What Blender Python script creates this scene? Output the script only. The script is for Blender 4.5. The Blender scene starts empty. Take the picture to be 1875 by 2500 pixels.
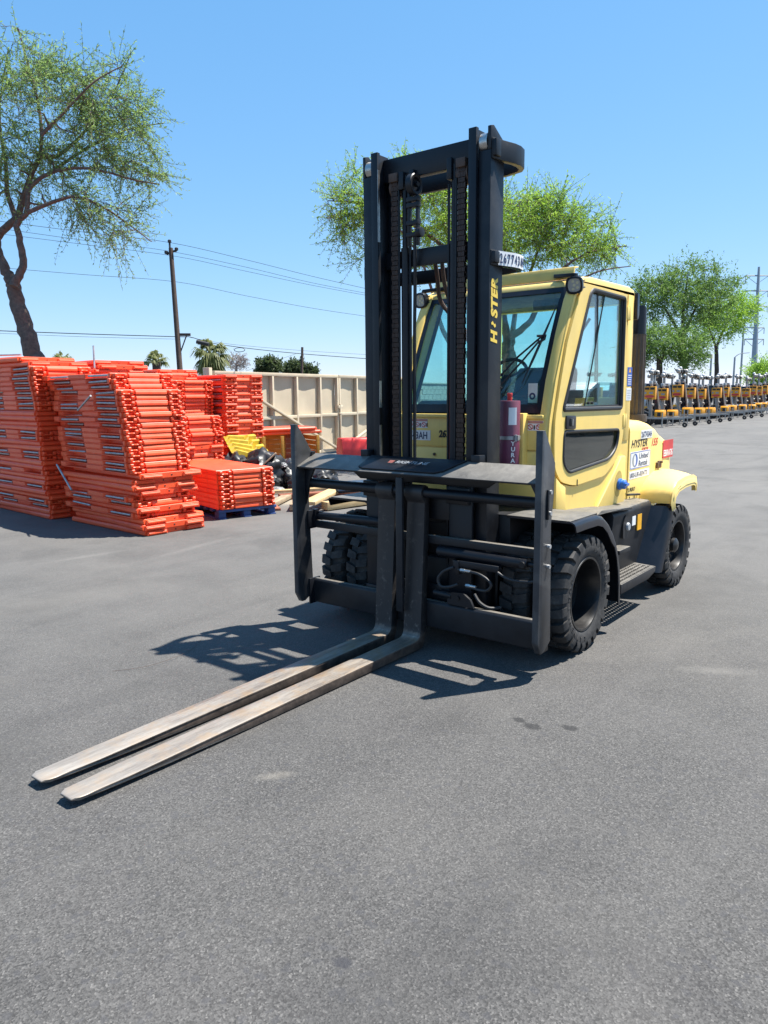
import bpy, bmesh, math, random
import numpy as np
from mathutils import Vector, Matrix
from mathutils.geometry import tessellate_polygon

random.seed(7)
rng = np.random.default_rng(7)
R = math.radians
SC = bpy.context.scene
COL = SC.collection

# ------------------------------------------------------------------ camera
cam_d = bpy.data.cameras.new("camera")
cam = bpy.data.objects.new("camera", cam_d)
COL.objects.link(cam)
_yaw, _pitch, _roll = 3.8084, 0.1560, -0.0089
_cy, _sy, _cp, _sp = math.cos(_yaw), math.sin(_yaw), math.cos(_pitch), math.sin(_pitch)
_f = Vector((_cy * _cp, _sy * _cp, -_sp))
_r0 = Vector((_sy, -_cy, 0))
_u0 = _r0.cross(_f)
_r = math.cos(_roll) * _r0 + math.sin(_roll) * _u0
_u = -math.sin(_roll) * _r0 + math.cos(_roll) * _u0
cam.matrix_world = Matrix(((_r.x, _u.x, -_f.x, 5.0039), (_r.y, _u.y, -_f.y, 3.1921), (_r.z, _u.z, -_f.z, 1.8544), (0, 0, 0, 1)))
cam_d.sensor_fit = 'HORIZONTAL'
cam_d.sensor_width = 36.0
cam_d.lens = 36.0 * 1838.6 / 1875.0
cam_d.clip_start = 0.05
cam_d.clip_end = 3000.0
SC.camera = cam

# ------------------------------------------------------------------ sky and sun
SUN_AZ, SUN_EL = 146.4, 64.5           # degrees, azimuth counter-clockwise from +X
world = bpy.data.worlds.new("World")
SC.world = world
world.use_nodes = True
_wn = world.node_tree
_bg = _wn.nodes["Background"]
_sky = _wn.nodes.new("ShaderNodeTexSky")
_sky.sky_type = 'NISHITA'
_sky.sun_disc = False
_sky.sun_elevation = R(SUN_EL)
_sky.sun_rotation = math.atan2(math.cos(R(SUN_AZ)), math.sin(R(SUN_AZ)))
_sky.altitude = 600
_sky.air_density = 1.0
_sky.dust_density = 0.0
_sky.ozone_density = 3.0
# the same camera-like response over the whole sky dome: bluer overhead, paler at the horizon
_sp_ = _wn.nodes.new("ShaderNodeSeparateColor")
_cc_ = _wn.nodes.new("ShaderNodeCombineColor")
_wn.links.new(_sky.outputs[0], _sp_.inputs[0])
for _i, (_g, _k) in enumerate(((0.85, 0.72), (0.55, 1.40), (0.4, 2.34))):
    _p = _wn.nodes.new("ShaderNodeMath"); _p.operation = 'POWER'; _p.inputs[1].default_value = _g
    _q = _wn.nodes.new("ShaderNodeMath"); _q.operation = 'MULTIPLY'; _q.inputs[1].default_value = _k
    _wn.links.new(_sp_.outputs[_i], _p.inputs[0])
    _wn.links.new(_p.outputs[0], _q.inputs[0])
    _wn.links.new(_q.outputs[0], _cc_.inputs[_i])
# low banks of small clouds all round the horizon
_tc = _wn.nodes.new("ShaderNodeTexCoord")
_mp = _wn.nodes.new("ShaderNodeMapping"); _mp.inputs["Scale"].default_value = (7, 7, 26)
_nz = _wn.nodes.new("ShaderNodeTexNoise"); _nz.inputs["Scale"].default_value = 1.0; _nz.inputs["Detail"].default_value = 6; _nz.inputs["Roughness"].default_value = 0.6
_sx = _wn.nodes.new("ShaderNodeSeparateXYZ")
_wn.links.new(_tc.outputs["Generated"], _mp.inputs[0]); _wn.links.new(_mp.outputs[0], _nz.inputs["Vector"]); _wn.links.new(_tc.outputs["Generated"], _sx.inputs[0])
_rb = _wn.nodes.new("ShaderNodeValToRGB")
_rb.color_ramp.elements[0].position = 0.0; _rb.color_ramp.elements[0].color = (1, 1, 1, 1)
_rb.color_ramp.elements[1].position = 0.055; _rb.color_ramp.elements[1].color = (0, 0, 0, 1)
_wn.links.new(_sx.outputs[2], _rb.inputs[0])
_ad = _wn.nodes.new("ShaderNodeMath"); _ad.operation = 'MULTIPLY'
_rn = _wn.nodes.new("ShaderNodeValToRGB")
_rn.color_ramp.elements[0].position = 0.56; _rn.color_ramp.elements[0].color = (0, 0, 0, 1)
_rn.color_ramp.elements[1].position = 0.66; _rn.color_ramp.elements[1].color = (1, 1, 1, 1)
_wn.links.new(_nz.outputs[0], _rn.inputs[0]); _wn.links.new(_rn.outputs[0], _ad.inputs[0]); _wn.links.new(_rb.outputs[0], _ad.inputs[1])
_cm = _wn.nodes.new("ShaderNodeMix"); _cm.data_type = 'RGBA'
_cm.inputs[7].default_value = (4.5, 4.6, 4.7, 1)
_wn.links.new(_ad.outputs[0], _cm.inputs[0]); _wn.links.new(_cc_.outputs[0], _cm.inputs[6])
_wn.links.new(_cm.outputs[2], _bg.inputs[0])
_bg.inputs[1].default_value = 0.1
sun_d = bpy.data.lights.new("sun", 'SUN')
sun_d.energy = 5.0
sun_d.angle = R(0.53)
sun_d.color = (1.0, 0.955, 0.88)
sun = bpy.data.objects.new("sun", sun_d)
COL.objects.link(sun)
_sd = Vector((math.cos(R(SUN_EL)) * math.cos(R(SUN_AZ)), math.cos(R(SUN_EL)) * math.sin(R(SUN_AZ)), math.sin(R(SUN_EL))))
sun.rotation_euler = _sd.to_track_quat('Z', 'Y').to_euler()
sun.location = (0, 0, 30)
SC.view_settings.view_transform = 'Standard'
SC.view_settings.look = 'None'
SC.view_settings.gamma = 1.0
SC.view_settings.exposure = 1.2
SC.view_settings.use_curve_mapping = False
SC.cycles.transparent_max_bounces = 16
SC.cycles.max_bounces = 8

# ------------------------------------------------------------------ helpers: materials
MATS = {}


class NT:
    """tiny node-tree writer"""
    def __init__(self, name):
        self.m = bpy.data.materials.new(name)
        self.m.use_nodes = True
        self.t = self.m.node_tree
        self.p = self.t.nodes["Principled BSDF"]
        self.out = self.t.nodes["Material Output"]
        self._tc = None

    def n(self, typ, **kw):
        nd = self.t.nodes.new(typ)
        for k, v in kw.items():
            if k.startswith('i_'):
                key = k[2:]
                key = int(key) if key.isdigit() else key.replace('_', ' ')
                self.set(nd.inputs[key], v)
            else:
                setattr(nd, k, v)
        return nd

    def set(self, sock, v):
        if isinstance(v, bpy.types.NodeSocket):
            self.t.links.new(v, sock)
        elif isinstance(v, (tuple, list)) and len(v) == 3 and sock.type == 'RGBA':
            sock.default_value = (*v, 1)
        else:
            sock.default_value = v

    def obj(self):
        if not self._tc:
            self._tc = self.t.nodes.new("ShaderNodeTexCoord")
        return self._tc.outputs["Object"]

    def noise(self, scale, detail=4, rough=0.55, vec=None, dist=0.0):
        return self.n("ShaderNodeTexNoise", i_Vector=vec or self.obj(), i_Scale=scale, i_Detail=detail, i_Roughness=rough, i_Distortion=dist).outputs[0]

    def ramp(self, fac, stops):
        r = self.n("ShaderNodeValToRGB", i_Fac=fac)
        e = r.color_ramp.elements
        while len(e) < len(stops):
            e.new(0.5)
        for el, (p, c) in zip(e, stops):
            el.position = p
            el.color = (*c, 1) if isinstance(c, (tuple, list)) else (c, c, c, 1)
        return r.outputs[0]

    def mix(self, fac, a, b, mode='MIX'):
        m = self.n("ShaderNodeMix", data_type='RGBA', blend_type=mode)
        self.set(m.inputs[0], fac)
        self.set(m.inputs[6], a)
        self.set(m.inputs[7], b)
        return m.outputs[2]

    def math(self, op, a, b=0.0, clamp=False):
        m = self.n("ShaderNodeMath", operation=op, use_clamp=clamp)
        self.set(m.inputs[0], a)
        self.set(m.inputs[1], b)
        return m.outputs[0]

    def mapping(self, scale=(1, 1, 1), rot=(0, 0, 0), vec=None):
        m = self.n("ShaderNodeMapping", i_Vector=vec or self.obj())
        m.inputs["Scale"].default_value = scale
        m.inputs["Rotation"].default_value = rot
        return m.outputs[0]

    def bump(self, h, strength=0.3, dist=0.01):
        b = self.n("ShaderNodeBump", i_Height=h, i_Strength=strength, i_Distance=dist)
        self.t.links.new(b.outputs[0], self.p.inputs["Normal"])
        return b.outputs[0]

    def fin(self, color=None, rough=None, metal=None, spec=None):
        if color is not None: self.set(self.p.inputs["Base Color"], color)
        if rough is not None: self.set(self.p.inputs["Roughness"], rough)
        if metal is not None: self.set(self.p.inputs["Metallic"], metal)
        if spec is not None: self.set(self.p.inputs["Specular IOR Level"], spec)
        return self.m


def plain(name, col, rough=0.5, metal=0.0, var=0.25, scale=9.0, bump=0.0, dirt=None, dirt_amt=0.5, spec=0.5):
    """one colour with a blotchy variation, optional dirt, and slight roughness change"""
    if name in MATS:
        return MATS[name]
    t = NT(name)
    n1 = t.noise(scale, 5, 0.6)
    c = t.mix(t.ramp(n1, [(0.3, 0.0), (0.72, 1.0)]), tuple(x * (1 - var) for x in col), tuple(min(1, x * (1 + var * 0.6)) for x in col))
    if dirt is not None:
        n2 = t.noise(scale * 0.45, 7, 0.68, dist=0.4)
        c = t.mix(t.math('MULTIPLY', t.ramp(n2, [(0.48, 0.0), (0.75, 1.0)]), dirt_amt), c, dirt)
    rr = t.math('ADD', rough - 0.08, t.math('MULTIPLY', n1, 0.16), True)
    if bump > 0:
        t.bump(t.noise(scale * 6, 4, 0.6), bump, 0.004)
    t.fin(c, rr, metal, spec)
    MATS[name] = t.m
    return t.m


def leaf_mat(name, dark, light, trans):
    t = NT(name)
    g = t.n("ShaderNodeNewGeometry")
    c = t.mix(g.outputs["Random Per Island"], dark, light)
    tr = t.n("ShaderNodeBsdfTranslucent", i_Color=t.mix(0.5, c, trans))
    t.fin(c, 0.55, 0.0, 0.3)
    mx = t.n("ShaderNodeMixShader", i_0=0.45)
    t.t.links.new(t.p.outputs[0], mx.inputs[1])
    t.t.links.new(tr.outputs[0], mx.inputs[2])
    t.t.links.new(mx.outputs[0], t.out.inputs[0])
    MATS[name] = t.m
    return t.m


def glass_mat(name, tint, dirt=0.05):
    t = NT(name)
    tr = t.n("ShaderNodeBsdfTransparent", i_Color=tint)
    gl = t.n("ShaderNodeBsdfGlossy", i_Color=(1, 1, 1), i_Roughness=0.015)
    gg = t.n("ShaderNodeNewGeometry")
    fr = t.n("ShaderNodeFresnel")
    t.set(fr.inputs[0], t.math('ADD', 1.5, t.math('MULTIPLY', gg.outputs["Backfacing"], -0.8333)))
    m1 = t.n("ShaderNodeMixShader", i_0=fr.outputs[0])
    t.t.links.new(tr.outputs[0], m1.inputs[1])
    t.t.links.new(gl.outputs[0], m1.inputs[2])
    df = t.n("ShaderNodeBsdfDiffuse", i_Color=(0.42, 0.40, 0.36))
    dn = t.math('MULTIPLY', t.ramp(t.noise(5, 8, 0.75), [(0.35, 0.25), (0.8, 1.0)]), dirt)
    m2 = t.n("ShaderNodeMixShader", i_0=dn)
    t.t.links.new(m1.outputs[0], m2.inputs[1])
    t.t.links.new(df.outputs[0], m2.inputs[2])
    t.t.links.new(m2.outputs[0], t.out.inputs[0])
    MATS[name] = t.m
    return t.m


# ------------------------------------------------------------------ helpers: meshes
class MB:
    def __init__(self):
        self.v, self.f = [], []

    def add(self, vs, fs):
        b = len(self.v)
        self.v.extend([tuple(p) for p in vs])
        self.f.extend([tuple(i + b for i in f) for f in fs])
        return self

    def box(self, x0, x1, y0, y1, z0, z1):
        vs = [(x, y, z) for z in (z0, z1) for y in (y0, y1) for x in (x0, x1)]
        return self.add(vs, [(0, 2, 3, 1), (4, 5, 7, 6), (0, 1, 5, 4), (2, 6, 7, 3), (0, 4, 6, 2), (1, 3, 7, 5)])

    def obox(self, c, s, m=None):
        m = m or Matrix.Identity(3)
        vs = [Vector(c) + m @ Vector((x * s[0] / 2, y * s[1] / 2, z * s[2] / 2)) for z in (-1, 1) for y in (-1, 1) for x in (-1, 1)]
        return self.add(vs, [(0, 2, 3, 1), (4, 5, 7, 6), (0, 1, 5, 4), (2, 6, 7, 3), (0, 4, 6, 2), (1, 3, 7, 5)])

    def bar(self, p0, p1, w, h, up=(0, 0, 1)):
        p0, p1 = Vector(p0), Vector(p1)
        d = (p1 - p0)
        z = d.normalized()
        x = Vector(up).cross(z)
        if x.length < 1e-4:
            x = Vector((1, 0, 0)).cross(z)
        x.normalize()
        y = z.cross(x)
        m = Matrix((x, y, z)).transposed()
        return self.obox((p0 + p1) / 2, (w, h, d.length), m)

    @staticmethod
    def _p3(axis, a, u, v):
        return {'x': (a, u, v), 'y': (u, a, v), 'z': (u, v, a)}[axis]

    def prism(self, poly, axis, a0, a1):
        n = len(poly)
        vs = [self._p3(axis, a0, *p) for p in poly] + [self._p3(axis, a1, *p) for p in poly]
        fs = [tuple(range(n - 1, -1, -1)), tuple(range(n, 2 * n))]
        fs += [(i, (i + 1) % n, (i + 1) % n + n, i + n) for i in range(n)]
        return self.add(vs, fs)

    def holes(self, poly, hs, axis, a0, a1):
        loops = [poly] + hs
        flat = [p for l in loops for p in l]
        tr = tessellate_polygon([[Vector((p[0], p[1], 0)) for p in l] for l in loops])
        N = len(flat)
        vs = [self._p3(axis, a0, *p) for p in flat] + [self._p3(axis, a1, *p) for p in flat]
        fs = [tuple(t) for t in tr] + [tuple(i + N for i in reversed(t)) for t in tr]
        b = 0
        for l in loops:
            n = len(l)
            fs += [(b + i, b + (i + 1) % n, b + (i + 1) % n + N, b + i + N) for i in range(n)]
            b += n
        return self.add(vs, fs)

    def tube(self, pts, r, n=8, closed=False, cap=True):
        pts = [Vector(p) for p in pts]
        N = len(pts)
        rs = r if isinstance(r, (list, tuple)) else [r] * N
        vs, fs = [], []
        prev = None
        for i, p in enumerate(pts):
            if closed:
                t = (pts[(i + 1) % N] - pts[i - 1])
            else:
                t = pts[min(i + 1, N - 1)] - pts[max(i - 1, 0)]
            t = t.normalized() if t.length > 1e-9 else Vector((0, 0, 1))
            if prev is None:
                a = Vector((0, 0, 1)) if abs(t.z) < 0.9 else Vector((1, 0, 0))
                x = a.cross(t).normalized()
            else:
                x = (prev - t * prev.dot(t))
                x = x.normalized() if x.length > 1e-6 else Vector((1, 0, 0)).cross(t).normalized()
            prev = x
            y = t.cross(x)
            for k in range(n):
                an = 2 * math.pi * k / n
                vs.append(p + (x * math.cos(an) + y * math.sin(an)) * rs[i])
        M = N if closed else N - 1
        for i in range(M):
            j = (i + 1) % N
            for k in range(n):
                k2 = (k + 1) % n
                fs.append((i * n + k, i * n + k2, j * n + k2, j * n + k))
        if cap and not closed:
            fs.append(tuple(range(n - 1, -1, -1)))
            fs.append(tuple(range((N - 1) * n, N * n)))
        return self.add(vs, fs)

    def cyl(self, p0, p1, r0, r1=None, n=16):
        return self.tube([p0, p1], [r0, r0 if r1 is None else r1], n)

    def lathe(self, prof, c, axis, n=32, closed=False):
        """prof: (radius, along-axis) pairs"""
        vs, fs = [], []
        for (r, a) in prof:
            for k in range(n):
                an = 2 * math.pi * k / n
                q = (r * math.cos(an), r * math.sin(an))
                p = {'x': (a, q[0], q[1]), 'y': (q[0], a, q[1]), 'z': (q[0], q[1], a)}[axis]
                vs.append((p[0] + c[0], p[1] + c[1], p[2] + c[2]))
        m = len(prof)
        for i in range(m if closed else m - 1):
            j = (i + 1) % m
            for k in range(n):
                k2 = (k + 1) % n
                fs.append((i * n + k, i * n + k2, j * n + k2, j * n + k))
        return self.add(vs, fs)

    def loft(self, secs, cap=True):
        n = len(secs[0])
        vs = [p for s in secs for p in s]
        fs = []
        for i in range(len(secs) - 1):
            for k in range(n):
                k2 = (k + 1) % n
                fs.append((i * n + k, i * n + k2, (i + 1) * n + k2, (i + 1) * n + k))
        if cap:
            fs.append(tuple(range(n - 1, -1, -1)))
            fs.append(tuple(range((len(secs) - 1) * n, len(secs) * n)))
        return self.add(vs, fs)

    def grid(self, rows, thick=None):
        """rows of points -> open sheet"""
        n = len(rows[0])
        vs = [p for r in rows for p in r]
        fs = [(i * n + k, i * n + k + 1, (i + 1) * n + k + 1, (i + 1) * n + k) for i in range(len(rows) - 1) for k in range(n - 1)]
        return self.add(vs, fs)

    def mesh(self, name, bevel=0.0, segs=2, smooth=38, weld=False, solid=0.0, angle=25):
        bm = bmesh.new()
        vs = [bm.verts.new(p) for p in self.v]
        for f in self.f:
            try:
                bm.faces.new([vs[i] for i in f])
            except ValueError:
                pass
        if weld:
            bmesh.ops.remove_doubles(bm, verts=bm.verts, dist=0.0004)
        bmesh.ops.recalc_face_normals(bm, faces=bm.faces)
        if solid:
            bmesh.ops.solidify(bm, geom=list(bm.faces), thickness=solid)
            bmesh.ops.recalc_face_normals(bm, faces=bm.faces)
        if bevel > 0:
            ed = [e for e in bm.edges if len(e.link_faces) == 2 and e.calc_face_angle(0) > R(angle)]
            bmesh.ops.bevel(bm, geom=ed, offset=bevel, segments=segs, profile=0.5, affect='EDGES', clamp_overlap=True)
        me = bpy.data.meshes.new(name)
        bm.to_mesh(me)
        bm.free()
        if smooth:
            me.polygons.foreach_set("use_smooth", [True] * len(me.polygons))
            me.set_sharp_from_angle(angle=R(smooth))
        return me

    def build(self, name, mat, parent=None, **kw):
        return link(name, self.mesh(name, **kw), mat, parent)


def link(name, me, mat, parent=None):
    if mat is not None and not me.materials:
        me.materials.append(mat)
    o = bpy.data.objects.new(name, me)
    COL.objects.link(o)
    if parent is not None:
        o.parent = parent
    return o


def thing(name, label, cat, loc=(0, 0, 0), rz=0.0, group=None):
    o = bpy.data.objects.new(name, None)
    o.empty_display_size = 0.2
    COL.objects.link(o)
    o.location = loc
    o.rotation_euler = (0, 0, rz)
    return tag(o, label, cat, group)


def tag(o, label, cat, group=None):
    o["label"] = label
    o["category"] = cat
    if group:
        o["group"] = group
    return o


def struct(o, kind="structure"):
    o["kind"] = kind
    return o


def copy_tree(src, loc=None, rz=None, parent=None):
    o = src.copy()
    COL.objects.link(o)
    if parent is not None:
        o.parent = parent
    if loc is not None:
        o.location = loc
    if rz is not None:
        o.rotation_euler = (0, 0, rz)
    for ch in src.children:
        copy_tree(ch, parent=o)
    return o


def text(name, s, size, mat, parent, at, xd, yd, bold=0.0, shear=0.0, xs=1.0, ext=0.0008, align='LEFT', space=1.0):
    cu = bpy.data.curves.new(name, 'FONT')
    cu.body = s
    cu.size = size
    cu.extrude = ext
    cu.offset = bold
    cu.shear = shear
    cu.align_x = align
    cu.space_character = space
    cu.resolution_u = 3
    tmp = bpy.data.objects.new(name, cu)
    COL.objects.link(tmp)
    me = bpy.data.meshes.new_from_object(tmp)
    bpy.data.objects.remove(tmp)
    bpy.data.curves.remove(cu)
    x = Vector(xd).normalized()
    y = Vector(yd).normalized()
    z = x.cross(y)
    m = Matrix(((x.x * xs, y.x, z.x, at[0]), (x.y * xs, y.y, z.y, at[1]), (x.z * xs, y.z, z.z, at[2]), (0, 0, 0, 1)))
    me.transform(m)
    me.name = name
    me.materials.clear()
    return link(name, me, mat, parent)


def rounded(pts, r, seg=4):
    """round the corners of a 2D polygon"""
    out = []
    n = len(pts)
    for i in range(n):
        p = Vector(pts[i]); a = Vector(pts[i - 1]); b = Vector(pts[(i + 1) % n])
        rr = r[i] if isinstance(r, (list, tuple)) else r
        da, db = (a - p), (b - p)
        rr = min(rr, da.length * 0.45, db.length * 0.45)
        if rr < 1e-4:
            out.append(tuple(p)); continue
        s, e = p + da.normalized() * rr, p + db.normalized() * rr
        for k in range(seg + 1):
            t = k / seg
            out.append(tuple((1 - t) ** 2 * s + 2 * t * (1 - t) * p + t * t * e))
    return out


def inset(poly, d):
    """offset a convex-ish 2D polygon inwards by d"""
    n = len(poly)
    area = sum(poly[i][0] * poly[(i + 1) % n][1] - poly[(i + 1) % n][0] * poly[i][1] for i in range(n))
    sg = 1 if area > 0 else -1
    out = []
    for i in range(n):
        p = Vector(poly[i]); a = (p - Vector(poly[i - 1])).normalized(); b = (Vector(poly[(i + 1) % n]) - p).normalized()
        na, nb = Vector((-a.y, a.x)) * sg, Vector((-b.y, b.x)) * sg
        m = (na + nb)
        m = m / max(0.35, m.length_squared / 2) if m.length > 1e-6 else na
        out.append(tuple(p + m * d))
    return out


def smooth_path(pts, k=6):
    """Catmull-Rom through points"""
    P = [Vector(p) for p in pts]
    out = []
    for i in range(len(P) - 1):
        p0, p1, p2, p3 = P[max(i - 1, 0)], P[i], P[i + 1], P[min(i + 2, len(P) - 1)]
        for j in range(k):
            t = j / k
            out.append(0.5 * ((2 * p1) + (p2 - p0) * t + (2 * p0 - 5 * p1 + 4 * p2 - p3) * t * t + (3 * p1 - p0 - 3 * p2 + p3) * t ** 3))
    out.append(P[-1])
    return out


def at(px, py, depth):
    """a point of the place measured on the photograph (1875 x 2500) at a known distance from the lens plane"""
    return Vector((5.0039, 3.1921, 1.8544)) + depth * (_f + _r * ((px - 937.5) / 1838.6) - _u * ((py - 1250) / 1838.6))

# ------------------------------------------------------------------ materials
def asphalt():
    t = NT("asphalt")
    big = t.noise(0.22, 5, 0.6)
    mid = t.noise(1.7, 6, 0.65, dist=0.3)
    fine = t.noise(95, 3, 0.7)
    vo = t.n("ShaderNodeTexVoronoi", i_Vector=t.obj(), i_Scale=150.0)
    sp = t.n("ShaderNodeSeparateColor", i_Color=vo.outputs["Color"])
    vo2 = t.n("ShaderNodeTexVoronoi", i_Vector=t.obj(), i_Scale=44.0)
    sp2 = t.n("ShaderNodeSeparateColor", i_Color=vo2.outputs["Color"])
    c = t.mix(t.ramp(sp.outputs[0], [(0.05, 0.0), (0.95, 1.0)]), (0.0275, 0.0262, 0.0252), (0.0960, 0.0918, 0.0872))
    c = t.mix(t.math('MULTIPLY', t.ramp(sp.outputs[1], [(0.90, 0.0), (0.97, 1.0)]), 0.55), c, (0.20, 0.19, 0.178))
    c = t.mix(t.math('MULTIPLY', t.ramp(sp2.outputs[2], [(0.93, 0.0), (0.96, 1.0)]), 0.55), c, (0.045, 0.045, 0.05))
    c = t.mix(t.ramp(fine, [(0.3, 0.0), (0.7, 1.0)]), t.mix(0.22, c, (0.03, 0.03, 0.031)), t.mix(0.15, c, (0.15, 0.147, 0.142)))
    # dust lying in broad patches
    # (and a paler tone that grows toward the walls and the trailers)
    sx = t.n("ShaderNodeSeparateXYZ", i_0=t.obj())
    far = t.math('MULTIPLY', t.math('ADD', t.math('ADD', t.math('MULTIPLY', sx.outputs[0], -0.8), t.math('MULTIPLY', sx.outputs[1], -0.6)), 2.6), 0.105, True)
    dn = t.ramp(t.math('ADD', t.math('MULTIPLY', big, 0.6), t.math('MULTIPLY', mid, 0.4)), [(0.38, 0.0), (0.66, 1.0)])
    c = t.mix(t.math('MULTIPLY', dn, t.math('ADD', 0.20, t.math('MULTIPLY', far, 0.6))), c, (0.155, 0.147, 0.136))
    c = t.mix(t.math('MULTIPLY', far, 0.45), c, (0.155, 0.149, 0.140))
    # tyre-track streaks running along and across the yard
    st = t.noise(1.0, 5, 0.6, vec=t.mapping((0.12, 2.2, 1), (0, 0, R(-28))))
    c = t.mix(t.math('MULTIPLY', t.ramp(st, [(0.54, 0.0), (0.72, 1.0)]), 0.2), c, (0.13, 0.125, 0.118))
    st2 = t.noise(1.0, 5, 0.6, vec=t.mapping((0.10, 1.5, 1), (0, 0, R(62))))
    c = t.mix(t.math('MULTIPLY', t.ramp(st2, [(0.56, 0.0), (0.75, 1.0)]), 0.3), c, (0.030, 0.030, 0.031))
    pt = t.noise(0.75, 6, 0.62, dist=0.6)
    c = t.mix(t.math('MULTIPLY', t.ramp(pt, [(0.50, 0.0), (0.68, 1.0)]), 0.30), c, (0.030, 0.029, 0.029))
    pt2 = t.noise(0.42, 6, 0.66, dist=0.8, vec=t.mapping((1, 1, 1), (0, 0, 1.1)))
    c = t.mix(t.math('MULTIPLY', t.ramp(pt2, [(0.52, 0.0), (0.72, 1.0)]), 0.30), c, (0.150, 0.140, 0.126))
    # single scuffs and oil drips

    def spot(x, y, rx, ry, rot, col, amt, edge=0.6, nscale=22):
        nonlocal c
        m = t.n("ShaderNodeMapping", vector_type='TEXTURE', i_Vector=t.obj())
        m.inputs["Location"].default_value = (x, y, 0)
        m.inputs["Rotation"].default_value = (0, 0, rot)
        m.inputs["Scale"].default_value = (rx, ry, 1e6)
        ln = t.n("ShaderNodeVectorMath", operation='LENGTH')
        t.t.links.new(m.outputs[0], ln.inputs[0])
        d = t.math('ADD', ln.outputs["Value"], t.math('MULTIPLY', t.math('SUBTRACT', t.noise(nscale, 5, 0.75), 0.5), 1.6))
        fac = t.math('MULTIPLY', t.ramp(d, [(edge, 1.0), (1.0, 0.0)]), amt)
        c = t.mix(fac, c, col)
    for a in SPOTS:
        spot(*a)
    t.bump(t.math('ADD', t.math('MULTIPLY', vo.outputs["Distance"], 0.5), fine), 0.55, 0.006)
    t.fin(c, 0.86, 0.0, 0.35)
    return t.m


SPOTS = [(2.62, 0.62, 0.05, 0.13, 0.9, (0.22, 0.20, 0.17), 0.45, 0.0), (-0.15, 1.95, 0.10, 0.30, 0.5, (0.18, 0.17, 0.155), 0.4, 0.0),
         (-0.75, -4.3, 0.9, 0.10, 0.2, (0.20, 0.19, 0.175), 0.3, -0.4), (0.4, -4.9, 0.7, 0.10, -0.1, (0.20, 0.19, 0.175), 0.3, -0.4),
         (1.36, 1.37, 0.045, 0.06, 0, (0.015, 0.015, 0.016), 0.7), (1.33, 1.27, 0.035, 0.05, 0, (0.015, 0.015, 0.016), 0.7),
         (1.25, 1.55, 0.04, 0.05, 0, (0.015, 0.015, 0.016), 0.7), (3.35, 1.7, 0.03, 0.04, 0, (0.035, 0.035, 0.04), 0.8),
         (-5.5, -7.7, 1.4, 0.9, 0.4, (0.40, 0.33, 0.23), 0.7, 0.3, 3), (-4.4, -6.2, 0.9, 0.6, 0.4, (0.40, 0.33, 0.23), 0.5, 0.3, 3)]

def yellow_mat(name, col, rough, chip=0.5):
    t = NT(name)
    n1 = t.noise(3.2, 5, 0.6)
    c = t.mix(t.ramp(n1, [(0.3, 0.0), (0.72, 1.0)]), tuple(x * .93 for x in col), tuple(min(1, x * 1.05) for x in col))
    st = t.noise(1.0, 5, 0.7, vec=t.mapping((22, 22, 1.6)))
    c = t.mix(t.math('MULTIPLY', t.ramp(st, [(0.55, 0.0), (0.78, 1.0)]), 0.30), c, (0.50, 0.37, 0.15))
    c = t.mix(t.math('MULTIPLY', t.ramp(t.noise(2.1, 7, 0.7, dist=0.5), [(0.52, 0.0), (0.78, 1.0)]), 0.22), c, (0.42, 0.33, 0.17))
    ch = t.ramp(t.noise(26, 6, 0.72), [(0.70, 0.0), (0.725, 1.0)])
    c = t.mix(t.math('MULTIPLY', ch, chip), c, (0.16, 0.085, 0.045))
    t.bump(t.noise(22, 4, 0.6), 0.05, 0.004)
    t.fin(c, t.math('ADD', rough - 0.08, t.math('MULTIPLY', t.noise(7, 5, 0.6), 0.22), True), 0, 0.5)
    MATS[name] = t.m
    return t.m


M_yellow = yellow_mat("yellow_paint", (0.87, 0.615, 0.165), 0.36, 0.7)
M_yellow2 = yellow_mat("yellow_plastic", (0.88, 0.655, 0.215), 0.36, 0.45)


def worn_black(name, base=(0.0040, 0.0048, 0.0072), dust=(0.034, 0.031, 0.028), rough=0.42, amt=0.25, settle=0.0, settled=(0.20, 0.185, 0.16)):
    """black paint with scratches, smeared dust, and dust settled on level ledges"""
    t = NT(name)
    n1 = t.noise(6, 6, 0.65)
    scr = t.noise(1.0, 4, 0.7, vec=t.mapping((60, 60, 5), (0.3, 0.2, 0)))
    scr2 = t.noise(1.0, 5, 0.75, vec=t.mapping((16, 90, 40), (0.1, 0.6, 0.4)))
    c = t.mix(t.ramp(n1, [(0.35, 0.0), (0.75, 1.0)]), base, tuple(x * 1.9 for x in base))
    c = t.mix(t.math('MULTIPLY', t.ramp(t.noise(2.6, 7, 0.7, dist=0.5), [(0.50, 0.0), (0.78, 1.0)]), amt), c, dust)
    c = t.mix(t.math('MULTIPLY', t.ramp(scr, [(0.68, 0.0), (0.75, 1.0)]), 0.25), c, (0.14, 0.135, 0.13))
    c = t.mix(t.math('MULTIPLY', t.ramp(scr2, [(0.71, 0.0), (0.77, 1.0)]), 0.3), c, (0.16, 0.15, 0.145))
    if settle:
        g = t.n("ShaderNodeNewGeometry")
        sx = t.n("ShaderNodeSeparateXYZ", i_0=g.outputs["True Normal"])
        lv = t.math('MULTIPLY', t.ramp(sx.outputs[2], [(0.80, 0.0), (0.90, 1.0)]), t.ramp(t.noise(7, 7, 0.75, dist=0.4), [(0.25, 0.25), (0.65, 1.0)]))
        c = t.mix(t.math('MULTIPLY', lv, settle), c, settled)
    t.bump(t.noise(45, 4, 0.6), 0.08, 0.003)
    t.fin(c, t.math('ADD', rough - 0.1, t.math('MULTIPLY', n1, 0.25), True), 0.0, 0.38)
    MATS[name] = t.m
    return t.m


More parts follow.
